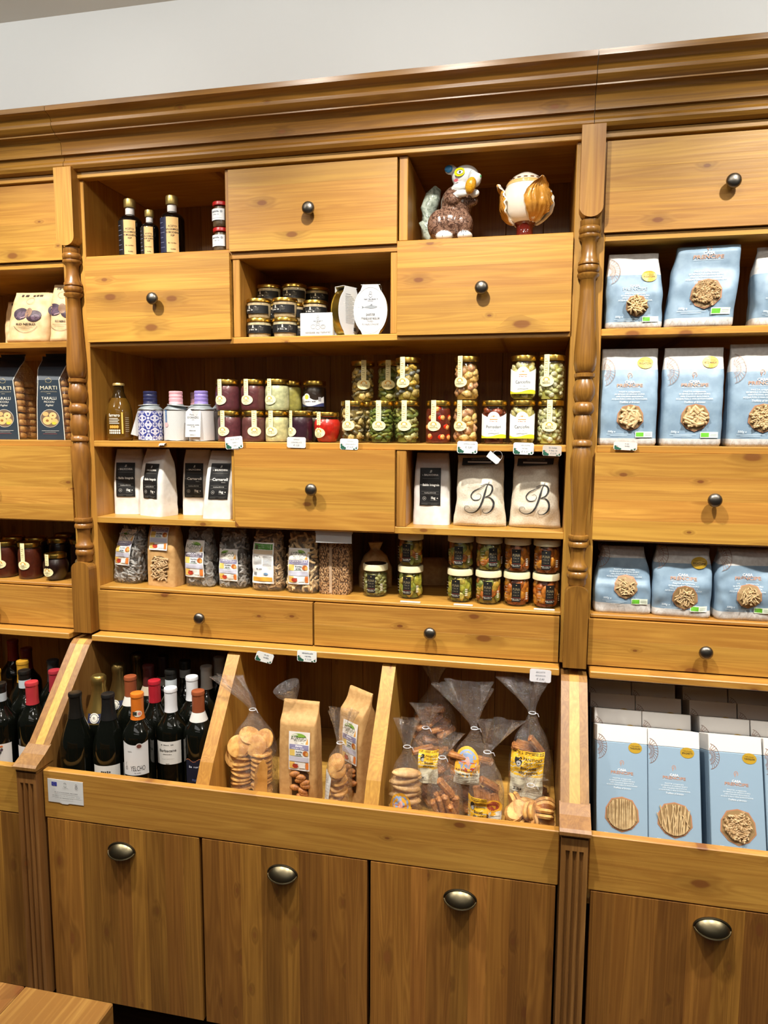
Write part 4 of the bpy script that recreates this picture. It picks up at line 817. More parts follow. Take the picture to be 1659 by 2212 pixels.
# ================================================================== row 4: rice bags
PAPERW = mottle('white_paper', '#e2dfda', '#d8d4ce', 60, .75)
def rice_bag(label, x, y, w, d, h, rz, word, seed, dx=None, lx=0., lz=.048, sub=None):
    t = thing('rice_bag', label, 'bag', (x, y, Z4), rz, 'white paper rice bags')
    b = Bag([(0, w * .5), (h * .1, w * .5), (h * .7, w * .47), (h * .88, w * .45), (h, w * .42)], [(0, d * .5), (h * .55, d * .48), (h * .8, d * .36), (h * .93, d * .18), (h, d * .1)], h, 6., .0028, 24., seed, dx)
    b.build(t, [PAPERW], name='paper_bag')
    cx = lx; lw, lh = .0255, .092; z0 = lz; BK = '#0e0e0f'
    it = [('r', cx - lw, z0, cx + lw, z0 + lh, BK), ('t', 'B', cx, z0 + .083, .009, '#d8d6d0', {'i': .4}), ('t', 'BALOCCHINA', cx + .002, z0 + .0745, .0062, '#e6e4de', {'fit': .034, 'b': .015}), ('t', 'la', cx - .0185, z0 + .0742, .004, '#b8b6b0'), ('r', cx - .019, z0 + .066, cx + .021, z0 + .0664, '#8a8880'),
          ('t', word, cx + .002, z0 + .0505, .0082 if len(word) > 10 else .0095, '#ebe9e2', {'fit': .040, 'b': .02}), ('t', 'riso', cx - .021, z0 + .0505, .0042, '#a8a6a0')]
    if sub: it.append(('t', sub, cx + .011, z0 + .0435, .0036, '#c8c6c0'))
    it += [('r', cx - .021, z0 + .0345, cx + .021, z0 + .0348, '#8a8880'), ('t', 'italianRICE', cx, z0 + .031, .004, '#c8c6c0', {'fit': .028}), ('r', cx - .021, z0 + .0275, cx + .021, z0 + .0278, '#8a8880'), ('l', arc(cx - .014, z0 + .0175, .0042, .0042, 0, 360, 14), .0006, '#b8b6b0'), ('r', cx - .0155, z0 + .0165, cx - .0125, z0 + .0185, '#b8b6b0'), ('t', '1kg', cx + .007, z0 + .0185, .0085, '#ebe9e2', {'b': .02}), ('t', 'e', cx + .018, z0 + .0185, .007, '#ebe9e2'), ('r', cx + .001, z0 + .0125, cx + .018, z0 + .0129, '#a8a6a0'), ('r', cx - .021, z0 + .006, cx + .021, z0 + .0063, '#8a8880'), ('r', cx - .021, z0 + .003, cx - .006, z0 + .0036, '#77756e'), ('r', cx + .002, z0 + .003, cx + .018, z0 + .0036, '#77756e')]
    decal('label', b.S, it, t, .004, .0016)
    return t
rice_bag('white paper rice bag with black Baldo Integrale label against the left side', -.555, .100, .082, .06, .176, .22, 'Baldo Integrale', 1, lx=-.005)
rice_bag('large white rice bag with black Baldo Integrale label, standing proud and turned', -.462, .078, .088, .068, .178, -.32, 'Baldo Integrale', 12, [(0, 0), (.18, .006)], lx=.006)
rice_bag('white Carnaroli rice bag standing behind its leaning neighbour', -.365, .125, .080, .058, .176, .12, 'Carnaroli', 23, sub='classico', lx=-.004)
rice_bag('white Carnaroli rice bag leaning against the divider next to the drawer', -.272, .062, .082, .058, .176, .12, 'Carnaroli', 34, [(0, -.004), (.18, .014)], sub='classico', lz=.052)
rice_bag('white paper rice bag with black Baldo Integrale label beside the cloth sacks', .283, .090, .092, .06, .176, .04, 'Baldo Integrale', 45, lx=-.003)
CLOTH = mottle('cotton_cloth', '#e0d8c6', '#d3c9b4', 300, .9)
BSTROKE = [   # swash capital B as open strokes (x, z, width)
    [(.006, .036, .0006), (-.004, .031, .0012), (-.013, .026, .0018), (-.017, .0185, .002), (-.0125, .0125, .0016), (-.004, .0135, .0012), (-.001, .019, .0008), (-.004, .0225, .0006), (-.0085, .0215, .0005)],
    [(.012, .042, .0006), (.0075, .033, .0022), (.0045, .022, .0034), (.001, .010, .0034), (-.004, -.001, .003), (-.011, -.0075, .0022), (-.020, -.0085, .0014), (-.0265, -.0045, .001), (-.0265, .0015, .0007), (-.0215, .003, .0006), (-.0185, -.0005, .0005)],
    [(-.002, .0345, .0008), (.006, .038, .0012), (.0145, .0365, .0022), (.0165, .0295, .003), (.013, .0215, .0022), (.0055, .0175, .001)],
    [(.0045, .0175, .001), (.013, .0165, .0018), (.0185, .0085, .0034), (.017, -.002, .003), (.010, -.0085, .0016), (.0035, -.0085, .001), (.0015, -.004, .0007), (.0045, -.0015, .0005)]]
def smooth_pts(P_, n=6):
    out = []
    for i in range(len(P_) - 1):
        p0, p1, p2, p3 = P_[max(0, i - 1)], P_[i], P_[i + 1], P_[min(len(P_) - 1, i + 2)]
        for k in range(n):
            u = k / n; out.append(tuple(.5 * (2 * b + (c - a) * u + (2 * a - 5 * b + 4 * c - d) * u * u + (3 * b - a - 3 * c + d) * u ** 3) for a, b, c, d in zip(p0, p1, p2, p3)))
    return out + [P_[-1]]
def sack(label, x, y, seed, rz, w=.124):
    t = thing('rice_sack', label, 'sack', (x, y, Z4), rz, 'cotton rice sacks'); h = .172
    b = Bag([(0, w * .52), (.01, w * .515), (h * .35, w * .47), (h * .7, w * .45), (h * .92, w * .44), (h, w * .45)], [(0, .018), (.006, .026), (h * .3, .040), (h * .6, .036), (h * .85, .018), (h, .006)], h, 2.8, .0045, 26., seed)
    b.build(t, [CLOTH], name='sack_cloth', rows=34, N_=56)
    it = []
    for st in BSTROKE:
        sp = smooth_pts(st); it.append(('l', [(a * 1.5 + .006, c * 1.5 + .048) for a, c, _ in sp], [max(.0004, q) * 1.3 for _, _, q in sp], '#2c2c2c'))
    decal('logo', b.S, it, t, .004, .0016)
    hd = part('header_card', G().prism([(-.044, .148), (.040, .153), (.042, .168), (-.042, .166)], -.0008, 0, axis='Y'), P('#141414', .5), t, (0, -.021, 0), (.12 * 0, 0, 0))
    decal('print', flatS(-.0009), [('r', -.030, .1545, .026, .1585, '#b8b8b4'), ('t', 'laBALOCCHINA', 0, .1632, .006, '#7a7a78')], hd)
sack('cotton sack with black swash letter B next to the paper rice bag', .402, .078, 3, .02)
sack('cotton sack with black swash letter B against the right side', .534, .084, 17, -.04, .118)
t = thing('dark_bag', 'dark coffee coloured bag standing behind between the two cotton sacks', 'bag', (.468, .20, Z4))
b = Bag([(0, .05), (.16, .046)], [(0, .03), (.1, .028), (.16, .01)], .16, 5, .003, 24, 5); b.build(t, [P('#1c1512', .6)], name='pack')
o = part('hang_tag', G().prism([(-.016, -.008), (.013, -.009), (.016, -.005), (.016, .006), (-.016, .008)], -.0005, .0005, axis='Y'), P('#dcdcda', .5), None, (.438, -.006, 1.435), (0, .62, .3)); tag(o, 'white swinging tag clipped over the cotton sacks', 'price tag')
part('ring', G().tube([(.012 * cos(2 * pi * i / 18) + .004, 0, .012 * sin(2 * pi * i / 18) + .008) for i in range(18)], .0006, 5, closed=True), PLASTIC, o)
# ================================================================== row 5: pasta bags and vegetable pots
GREYP = mottle('burnt_wheat_pasta', '#aaa8a4', '#7c7a76', 90, .6); TANP = mottle('wholegrain_pasta', '#c8aa80', '#a4845a', 90, .6); PALEP = mottle('semolina_pasta', '#d2b88a', '#b3956a', 90, .6)
def farm_label(b, t, x0, z0, w, h, l1, l2, band='#8a86a6', tint='#e9e4da', parent=None, logo=True, top=1.):
    X = lambda u: x0 + u * w; Z = lambda v: z0 + v * h
    it = [('r', X(0), Z(0), X(1), Z(top), '#e8e6e4'), ('r', X(.04), Z(.03), X(.96), Z(top - .03), tint)]
    if logo: it += [('p', arc(X(.47), Z(.855), .36 * w, .10 * h, 175, 5, 12), '#7da83a'), ('p', arc(X(.42), Z(.845), .30 * w, .06 * h, 175, 5, 10), '#4f7f2a'), ('t', 'AGRIGIÒ', X(.47), Z(.825), .14 * h, '#4a4a3a', {'fit': .74 * w}), ('t', '~15', X(.5), Z(.765), .035 * h, '#7a7a6a'), ('r', X(.28), Z(.705), X(.42), Z(.712), '#6a6a5a'), ('r', X(.58), Z(.705), X(.72), Z(.712), '#6a6a5a'), ('p', [(X(.80), Z(.70)), (X(.90), Z(.86)), (X(.93), Z(.70))], '#e0a24a')]
    it += [('r', X(.04), Z(.545), X(.96), Z(.675), band), ('t', l1, X(.5), Z(.636), .072 * h, '#f0eef2', {'fit': min(.8, .11 * len(l1)) * w, 'b': .015}), ('t', l2, X(.5), Z(.577), .05 * h, '#e0dce6', {'fit': .6 * w}),
           ('r', X(.04), Z(.38), X(.32), Z(.545), '#e2c468'), ('r', X(.30), Z(.385), X(.68), Z(.54), '#e6eaea'), ('t', '~6', X(.49), Z(.49), .075 * h, '#2c3238', {'fit': .3 * w, 'b': .03}), ('t', '~7', X(.49), Z(.425), .065 * h, '#2c3238', {'fit': .26 * w, 'b': .03}), ('r', X(.32), Z(.385), X(.66), Z(.393), '#4a8a7a'), ('e', X(.82), Z(.465), .13 * w, .07 * h, '#b8642c'), ('e', X(.88), Z(.45), .07 * w, .05 * h, '#d8a050'),
           ('r', X(.04), Z(.24), X(.96), Z(.365), '#bdbdcc'), ('r', X(.04), Z(.05), X(.30), Z(.22), '#e2b45a'), ('r', X(.82), Z(.05), X(.96), Z(.22), '#d87a34'), ('e', X(.33), Z(.115), .14 * w, .055 * h, '#b23a26'), ('r', X(.22), Z(.155), X(.46), Z(.175), '#7a2a20'), ('r', X(.52), Z(.07), X(.79), Z(.21), '#eceae6')]
    return decal('label', b.S, it, parent or t, .004, .0034)
def pasta_bag(label, x, y, w, d, h, rz, key, mat, seed, lab, n=260, dx=None, sc=1., knot=False):
    t = thing('pasta_bag', label, 'bag', (x, y, Z5), rz, 'clear pasta bags on the lower shelf')
    b = Bag([(0, w * .46), (.008, w * .5), (h * .6, w * .48), (h * .85, w * .42), (h, w * .40)], [(0, d * .44), (.008, d * .5), (h * .6, d * .48), (h * .85, d * .30), (h, d * .06)], h, 3.2, .004, 30., seed, dx)
    core = Bag([(q, v_ - .007) for q, v_ in b.A], [(q, max(.003, v_ - .007)) for q, v_ in b.B], h * .93, 3.2, .003, 30., seed, dx)
    core.build(t, [mottle('core_' + mat.name, '#%02x%02x%02x' % {'burnt_wheat_pasta': (84, 82, 79), 'wholegrain_pasta': (120, 96, 66), 'semolina_pasta': (140, 114, 78)}[mat.name], '#3a342c', 90)], name='pasta_core')
    heap(b, key, mat, t, n, seed, .006, h * .93, scale=sc, shrink=.95)
    b.build(t, [CELLO], name='clear_film'); lab(b, t); return t
pasta_bag('clear bag of grey gemelli pasta leaning at the left end', -.545, .072, .090, .062, .158, -.18, 'bent', GREYP, 3, lambda b, t: farm_label(b, t, -.032, .052, .052, .096, 'GEMELLI', 'di grano arso', tint='#d8cbb4'), 260, [(0, -.008), (.16, .016)])
t = thing('paper_pasta_bag', 'brown kraft paper pasta bag with arched clear window', 'bag', (-.437, .066, Z5), -.10)
b = Bag([(0, .044), (.02, .0445), (.13, .043), (.16, .041)], [(0, .029), (.10, .028), (.135, .022), (.16, .012)], .162, 7, .0018, 26, 8); b.build(t, [KRAFT], name='paper_bag')
farm_label(b, t, -.031, .098, .056, .088, 'SENATORE CAPPELLI', 'BIO', logo=False, top=.7)
win = decal('window', b.S, [('p', [(-.024, .016)] + [(.020, .016), (.022, .020), (.022, .070)] + arc(-.001, .070, .023, .012, 0, 180, 10)[1:-1] + [(-.024, .070)], '#6a5234')], t, .004, .0008)
rr = random.Random(5)
for k in range(62): pc('pasta_piece', 'bent', TANP, win, b.S(-.021 + .040 * rr.random(), .020 + .056 * rr.random(), .0022), (rr.uniform(-.4, .4), rr.uniform(-.9, .9), rr.uniform(-.3, .3)), (.8, .8, .8))
pasta_bag('clear bag of grey orecchiette pasta with white farm label', -.338, .078, .084, .062, .160, -.05, 'shell', GREYP, 11, lambda b, t: farm_label(b, t, -.036, .028, .058, .098, 'ORECCHIETTE', 'di GRANO ARSO', band='#5a5262'), 250, sc=.95)
pasta_bag('clear bag of grey cavatelli pasta between orecchiette and the brown strands', -.245, .082, .083, .062, .160, -.05, 'bent', GREYP, 14, lambda b, t: farm_label(b, t, -.032, .022, .055, .084, 'CAVATELLI', 'di GRANO ARSO'), 250, sc=.9)
def back_label(b, t):
    x0, z0, w, h = -.036, .022, .060, .106; X = lambda u: x0 + u * w; Z = lambda v: z0 + v * h
    it = [('r', X(0), Z(0), X(1), Z(1), '#e9e9e7'), ('r', X(.05), Z(.83), X(.95), Z(.97), '#4f8a34'), ('e', X(.2), Z(.88), .07 * w, .05 * h, '#4a3428'), ('r', X(.05), Z(.72), X(.95), Z(.82), '#d8c4a4'), ('t', '500 g', X(.3), Z(.66), .05 * h, '#3a3a3a')]
    it += [('r', X(.08), Z(.62 - .03 * k), X(.46), Z(.628 - .03 * k), '#8a8a8a') for k in range(6)] + [('r', X(.52), Z(.66 - .03 * k), X(.92), Z(.668 - .03 * k), '#8a8a8a') for k in range(8)] + [('t', '~8', X(.35), Z(.36), .05 * h, '#55585c'), ('r', X(.05), Z(.06), X(.95), Z(.16), '#e0a238'), ('e', X(.66), Z(.24), .10 * w, .03 * h, '#7aa0c8')] + [('r', X(.08 + .02 * k), Z(.20), X(.088 + .02 * k + .006 * (k % 2)), Z(.28), '#2a2a2a') for k in range(8)]
    decal('label', b.S, it, t, .004, .0034)
pasta_bag('clear bag of thin brown pasta strands with printed back label', -.144, .074, .090, .064, .160, -.02, 'bent', TANP, 18, back_label, 300, sc=.85)
pasta_bag('clear bag of pale cavatelli next to the grain block', -.048, .070, .086, .064, .158, .0, 'bent', PALEP, 21, lambda b, t: farm_label(b, t, -.032, .026, .056, .092, 'CAVATELLI', 'SENATORE CAPPELLI'), 230, sc=1.15)
t = thing('grain_pack', 'vacuum packed block of pale farro grain in clear plastic', 'bag', (.036, .078, Z5), .02)
b = Bag([(0, .039), (.006, .041), (.12, .040), (.135, .036), (.155, .034)], [(0, .026), (.12, .025), (.135, .012), (.155, .002)], .155, 7, .0012, 40, 4)
def grain_mat():
    m, nt, bs = new_mat('farro_grain'); g = N(nt); tc = g.n('ShaderNodeTexCoord').outputs['Object']; mp = g.n('ShaderNodeVectorMath', operation='MULTIPLY'); g.link(tc, mp.inputs[0]); mp.inputs[1].default_value = (1, 1, .55)
    v = g.n('ShaderNodeTexVoronoi', i_Vector=mp.outputs[0], i_Scale=330.); sp = g.n('ShaderNodeSeparateColor', i_0=v.outputs['Color'])
    c = g.mix(sp.outputs[0], srgb('#c9a376'), srgb('#9a7048')); c = g.mix(g.rng(v.outputs['Distance'], .35, .7), c, srgb('#4a3220')); g.link(c, bs.inputs['Base Color'])
    g.link(g.n('ShaderNodeBump', i_Strength=.9, i_Distance=.002, i_Height=g.math('MULTIPLY', v.outputs['Distance'], -1.)).outputs[0], bs.inputs['Normal']); bs.inputs['Roughness'].default_value = .5; return m
g_ = b.build(t, [grain_mat(), PLASTIC], name='grain', bands=[(.132, 1)]); g_['kind'] = 'stuff'
decal('seam', b.S, [('r', -.011, .004, -.004, .130, '#b99f84')], t, .005, .0008, .25)
o = part('price_holder', G().box(-.046, .046, -.0012, 0, 0, .024).box(-.047, .047, -.002, .006, .024, .030), film('holder_plastic', (.9, .9, .9), 1.5, .1, 0, 1, .45), None, (.048, .016, 1.2175), (0, 0, .02)); tag(o, 'clear plastic price holder hanging above the farro grain block', 'price holder')
PG = 'cream lidded vegetable pots'
for x, y, lv, f, lab, off in ((.141, .075, 0, 'mash', 'single pot of green herb paste with cream lid', -.004), (.232, .075, 0, 'pepper_green', 'lower pot of yellow green vegetables in the two pot stack', -.004), (.232, .075, 1, 'pepper_mix', 'upper pot of the two pot stack beside the herb paste', -.006),
    (.358, .068, 0, 'pepper_green', 'bottom row pot of green and orange vegetables, first of four', -.008), (.428, .062, 0, 'pepper_mix', 'bottom row pot of mixed yellow peppers, second of four', .000), (.496, .060, 0, 'pepper_orange', 'bottom row pot of orange peppers, third of four', .000), (.565, .055, 0, 'pepper_orange', 'bottom row pot of orange peppers at the right end', .010),
    (.358, .068, 1, 'pepper_mix', 'top row pot of mixed vegetables, first of four', -.002), (.428, .062, 1, 'pepper_mix', 'top row pot with label turned right, second of four', .012), (.496, .060, 1, 'pepper_orange', 'top row pot of orange peppers, third of four', -.002), (.565, .055, 1, 'pepper_orange', 'top row pot of orange peppers at the right end', -.002)):
    t, r, h = jar('pot', lab, (x, y, Z5 + .0821 * lv), 0, fill=f, group=PG, name='vegetable_pot'); pot_label(t, r, off)
    if lv == 0 and x < .2: lathe_part('lid_disc', 'liddisc', [(.028, h_ := .0812), (.028, .0822), (.0001, .0823)], P('#141210', .3), t, 28)
for x, w, lab in ((.243, .050, 'narrow white price strip in front of the two pot stack'), (.372, .046, 'narrow white price strip under the first of the four pots'), (.562, .048, 'narrow white price strip at the right end of the pot shelf')):
    o = part('price_strip', G().cbox(-w / 2, w / 2, -.003, .003, 0, .0035, .0008), P('#d8d6d0', .4), None, (x, .012, 1.0782)); tag(o, lab, 'price strip', 'price strips on the pot shelf')
# bags lying in the shade at the back
for k, (x, y, lab) in enumerate(((.118, .175, 'pale filled bag in the shade behind the herb paste pot'), (.245, .245, 'brown paper roll bag lying in the back behind the pots'))):
    t = thing('shaded_bag', lab, 'bag', (x, y, Z5), .3)
    b = Bag([(0, .045), (.05, .045), (.085, .03), (.10, .012), (.12, .02)] if k == 0 else [(0, .07), (.05, .07), (.07, .05)], [(0, .03), (.05, .03), (.085, .02), (.10, .01), (.12, .012)] if k == 0 else [(0, .03), (.05, .03), (.07, .01)], .12 if k == 0 else .07, 2.6, .006, 24, 7 + k)
    b.build(t, [COOKIE_P if k == 0 else KRAFT], name='pack')
# ================================================================== blue pasta packs of the right bay
BLUE = mottle('blue_paper', '#849cb0', '#7890a5', 45, .5); WHITEP = mottle('white_print_paper', '#cbc9c6', '#bdbab6', 120, .5)
COP, STK = '#b98a72', P('#b8942a', .4, .15)
def pack_print(w, h, L):
    """print laid out by fractions of width (centre 0) and of height from the top"""
    X = lambda u: u * w; Z = lambda f: h * (1 - f); it = []
    if L.get('band'): it.append(('r', -L['hw'] * w, Z(L['band']), L['hw'] * w, Z(L.get('btop', .0)), '#e2e0de'))
    if L.get('ros'):
        cx, cz, q = -.5 * L['hw'] / .5 * w, Z(L['ros']), .20 * w
        it.append(('l', arc(cx, cz, q, q * 1.25, 80, -80, 10), .0009, '#7a5a4a'))
        for a in range(-70, 80, 14): it.append(('l', [(cx + q * .25 * cos(R(a)), cz + q * 1.25 * .25 * sin(R(a))), (cx + q * .6 * cos(R(a + 9)), cz + q * .75 * sin(R(a + 9))), (cx + q * .97 * cos(R(a)), cz + q * 1.22 * sin(R(a)))], .0007, '#8f6a58'))
        it.append(('l', arc(cx, cz, q * .6, q * .75, 80, -80, 10), .0007, '#8f6a58'))
    if L.get('stk'): it += [('e', X(.26), Z(L['stk']), .135 * w, .105 * w, STK), ('t', 'Trafila al bronzo', X(.26), Z(L['stk']) + .035 * w, .034 * w, '#4a3a10', {'fit': .17 * w}), ('t', L.get('sname', 'RIGATONI'), X(.26), Z(L['stk']) - .012 * w, .05 * w, '#3a2c08', {'fit': .2 * w, 'b': .02})]
    if L.get('logo'): z = Z(L['logo']); it += [('l', arc(0, z + .01 * w, .036 * w, .042 * w, 250, -60, 12), .0011, COP), ('l', [(-.012 * w, z + .02 * w), (-.024 * w, z - .055 * w)], .0011, COP), ('l', [(-.02 * w, z - .01 * w), (.02 * w, z + .03 * w)], .0008, COP)]
    if L.get('casa'): z = Z(L['casa']); it += [('t', 'CASA', 0, z + .015 * w, .062 * w, '#f0f2f2', {'fit': .17 * w, 'b': .03}), ('t', 'PRENCIPE', 0, z - .042 * w, .078 * w, COP if L.get('cop', 1) else '#9fb4c4', {'fit': .44 * w, 'b': .02}), ('r', -.22 * w, z - .085 * w, .22 * w, z - .082 * w, '#e4eaee')]
    if L.get('txt'):
        z = Z(L['txt'])
        for k, (s, f) in enumerate((('PASTA artigianale', .36), ('DI SEMOLA DI GRANO DURO', .50), ('100% ITALIANO BIOLOGICA', .46), ('ACQUA PURA E ARIA DI MONTAGNA', .60))): it.append(('t', s, 0, z - k * .042 * w, .036 * w, '#e4ecf0', {'fit': f * w}))
        it.append(('t', 'Trafilata al bronzo', 0, z - 4.3 * .042 * w, .05 * w, '#eef2f4', {'fit': .34 * w, 'i': .35}))
    if L.get('bio'): z = Z(L['bio']); it += [('r', .13 * w, z - .05 * w, .42 * w, z + .05 * w, '#dfeada'), ('r', .14 * w, z - .038 * w, .27 * w, z + .036 * w, '#5fae28'), ('r', .29 * w, z + .008 * w, .40 * w, z + .014 * w, '#7a8a70'), ('r', .29 * w, z - .018 * w, .40 * w, z - .012 * w, '#7a8a70'), ('t', '500g e', -.28 * w, z + .05 * w, .05 * w, '#e6eef2', {'i': .2}), ('r', -.36 * w, z + .004 * w, .06 * w, z + .009 * w, '#c8d8e2'), ('r', -.30 * w, z - .022 * w, .0, z - .017 * w, '#c8d8e2')]
    if L.get('foot'):
        z0, z1 = h * .004, Z(L['foot']); it.append(('r', -L['hw'] * w, z0, L['hw'] * w, z1, '#dad7d4'))
        for k in range(9): u = (-.42 + .105 * k) * w; it.append(('l', [(u - .04 * w, z0 + .2 * (z1 - z0)), (u, z1 - .15 * (z1 - z0)), (u + .04 * w, z0 + .2 * (z1 - z0))], .0008, '#bdb8b4'))
    return it
def pasta_window(t, S, cx, cz, r, key, mat, seed, n=12, step=.005, lift=.0012):
    dec = [(cx + r * (1.0 + .05 * (k % 2)) * cos(R(90 + 36 * k / 1.0)), cz + r * (1.0 + .05 * (k % 2)) * sin(R(90 + 36 * k / 1.0))) for k in range(10)]
    decal('window_edge', S, [('p', [(cx + (a - cx) * 1.07, cz + (b - cz) * 1.07) for a, b in dec], '#b07a58')], t, step, lift)
    wn = decal('window', S, [('p', dec, '#8f744c')], t, step, lift + .0007)
    rr = random.Random(seed)
    if key == 'spaghetti':
        g = G()
        for k in range(26):
            x = cx + r * .9 * (-1 + 2 * (k + .5) / 26); q = math.sqrt(max(0, (r * .93) ** 2 - (x - cx) ** 2)); j = rr.uniform(-.003, .003) * mat[1]
            p0 = S(x, cz - q, lift + .0019 + .0008 * (k % 3)); p1 = S(x + j, cz + q, lift + .0019 + .0008 * ((k + 1) % 3)); g.tube([p0, p1], .0011, 5)
        part('spaghetti', g, PALEP, wn, kind='stuff')
        return
    ga = 2.39996
    for k in range(n):
        q = r * .72 * math.sqrt((k + .4) / n); a = k * ga
        pc('pasta_piece', key, mat, wn, S(cx + q * cos(a), cz + q * sin(a), lift + .0022 + .0012 * (k % 2)), (rr.uniform(-.3, .3), rr.uniform(-3, 3), rr.uniform(-.3, .3)), (r / .046,) * 3 if key != 'disc' else (.38,) * 3)
BANDS = None
def blue_bag(label, x, y, z, w, d, h, rz, seed, L, wz, wr, key, mat, amp=.003, pinch=.1, dx=None, dy=None, topw=.96, n=36, hunch=None, name='pasta_pack'):
    t = thing(name, label, 'pasta pack', (x, y, z), rz, 'blue paper pasta packs')
    hb = hunch or .72
    b = Bag([(0, w * .48), (.006, w * .5), (h * hb, w * .49), (h * .93, w * .5 * topw), (h, w * .5 * topw)], [(0, d * .46), (.006, d * .5), (h * .45, d * .5), (h * hb, d * .36), (h * .93, d * pinch), (h, d * pinch * .5)], h, 6., amp, 22., seed, dx, dy)
    bands = [(h * (1 - L['foot']), 1), ] if L.get('foot') else [(0, 1)]
    if L.get('band'): bands.append((h * (1 - L['band']), 0))
    b.build(t, [WHITEP, BLUE], name='paper_pack', bands=bands, rows=30, N_=56)
    L = dict(L); L['hw'] = .455
    it = [q for q in pack_print(w, h, {k: v for k, v in L.items() if k not in ('band', 'foot', 'stk', 'bio', 'ros')})]
    if L.get('foot'):
        z1 = h * (1 - L['foot'])
        for k in range(9): u = (-.40 + .1 * k) * w; it.append(('l', [(u - .04 * w, .2 * z1), (u, .85 * z1), (u + .04 * w, .2 * z1)], .0008, '#b4afab'))
    decal('print', b.S, it, t, .004, .0014)
    for nm, key_ in (('gold_sticker', 'stk'), ('organic_mark', 'bio'), ('rosette', 'ros')):
        if L.get(key_): decal(nm, b.S, pack_print(w, h, {'hw': .455, key_: L[key_], 'sname': L.get('sname', 'RIGATONI')}), t, .003, .002)
    pasta_window(t, b.S, L.get('wx', .03) * w, h * (1 - wz), wr, key, mat, seed, n, lift=.0024)
    return t
TALL = dict(band=.22, ros=.24, stk=.15, logo=.285, casa=.36, txt=.45, bio=.885, foot=.925)
blue_bag('tall blue pasta pack with rigatoni window at the left of the middle shelf', .731, .050, Z3, .125, .075, .216, .0, 2, dict(TALL, cop=1), .71, .0265, 'tube', PALEP, dx=[(0, 0), (.216, .002)])
blue_bag('tall blue pasta pack with mezze maniche window, second on the middle shelf', .866, .050, Z3, .127, .075, .216, .0, 9, dict(TALL, sname='MEZZE MANICHE'), .71, .0275, 'tube', PALEP, dx=[(0, 0), (.216, .002)])
blue_bag('tall blue pasta pack with fusilli window cut by the picture edge', 1.006, .054, Z3, .130, .075, .222, -.02, 15, dict(TALL, band=.27, stk=.18, sname='FUSILLI'), .72, .0285, 'twist', PALEP)
blue_bag('squat crumpled blue pasta pack with shell pasta on the upper shelf', .735, .046, Z2, .118, .075, .165, .02, 21, dict(band=.30, ros=.24, stk=.32, casa=.46, txt=.55, bio=.885, foot=.915, cop=0), .71, .0215, 'disc', PALEP, .0055, topw=.88, dx=[(0, 0), (.165, -.004)])
blue_bag('plump blue pasta pack with fusilli window leaning on the upper shelf', .876, .050, Z2, .138, .085, .174, -.05, 27, dict(logo=.045, casa=.12, txt=.33, bio=.815, foot=.89), .60, .029, 'twist', TANP, .0045, pinch=.35, topw=.92, dx=[(0, -.006), (.174, .010)])
blue_bag('crinkled blue pasta pack at the right edge of the upper shelf', 1.036, .056, Z2, .118, .08, .170, -.05, 33, dict(band=.35, casa=.5, txt=.58, bio=.86, foot=.90), .72, .022, 'tube', PALEP, .007, topw=.85)
LOWB = dict(ros=.10, bio=.80, foot=.84, txt=.50, band=.22)
blue_bag('blue pasta pack with pinched top and yellow pasta window on the lower shelf', .738, .060, Z5, .130, .08, .152, .04, 41, dict(LOWB, txt=.33, band=.16), .58, .0245, 'bent', PALEP, .0065, pinch=.2, topw=.72, hunch=.5, n=40)
blue_bag('blue pasta pack with gold sticker in the middle of the lower shelf', .868, .058, Z5, .128, .08, .156, -.03, 47, dict(LOWB, stk=.20, casa=.40, txt=.50, bio=.86, foot=.885), .70, .025, 'bent', PALEP, .006, pinch=.3, topw=.88, n=40)
blue_bag('dented blue pasta pack at the right of the lower shelf', .999, .056, Z5, .128, .08, .158, .03, 53, dict(LOWB, casa=.36, txt=.47, bio=.84, foot=.875), .64, .025, 'bent', PALEP, .0075, pinch=.3, topw=.86, n=40)
card('pale cactus price card below the rigatoni pack', .726, 1.4645, .04, ('~8', '~6'), .050, .018, -.0045, True, '#d8cfc6')
# ---- cartons in the right bin
BOXP = dict(band=.118, ros=.155, stk=.148, logo=.262, casa=.315, txt=.37, bio=.765, hw=.5)
def pasta_box(label, x, y, w=.1065, d=.090, h=.300, key=None, full=True, rz=0, sname='TAGLIOLINI'):
    t = thing('pasta_box', label, 'box', (x, y, .5655), 0, 'blue cartons of pasta in the bin', rot=(R(-21), 0, rz))
    part('carton', G().cbox(-w / 2, w / 2, 0, d, 0, h * (1 - BOXP['band']), .0012), P('#8aa2b6', .45), t)
    part('carton_top', G().cbox(-w / 2, w / 2, 0, d, h * (1 - BOXP['band']), h, .0012), P('#d9d7d4', .5), t)
    L = dict(BOXP, sname=sname); L.pop('band')
    if not full: L = dict(ros=L['ros'], stk=L['stk'], hw=.5, sname=sname)
    decal('print', flatS(0.), pack_print(w, h, {k: v for k, v in L.items() if k not in ('stk', 'bio', 'ros')}), t)
    for nm, key_ in (('gold_sticker', 'stk'), ('organic_mark', 'bio'), ('rosette', 'ros')):
        if L.get(key_): decal(nm, flatS(-.0003), pack_print(w, h, {'hw': .5, key_: L[key_], 'sname': sname}), t)
    if full: pasta_window(t, flatS(0.), .0, h * (1 - .61), .033, key, ((PALEP, 1) if key == 'spaghetti' and rz == 0 else (PALEP, 5)) if key == 'spaghetti' else TANP, 3, 34, None, .0008)
cols = (.7375, .8455, .9705, 1.0795)
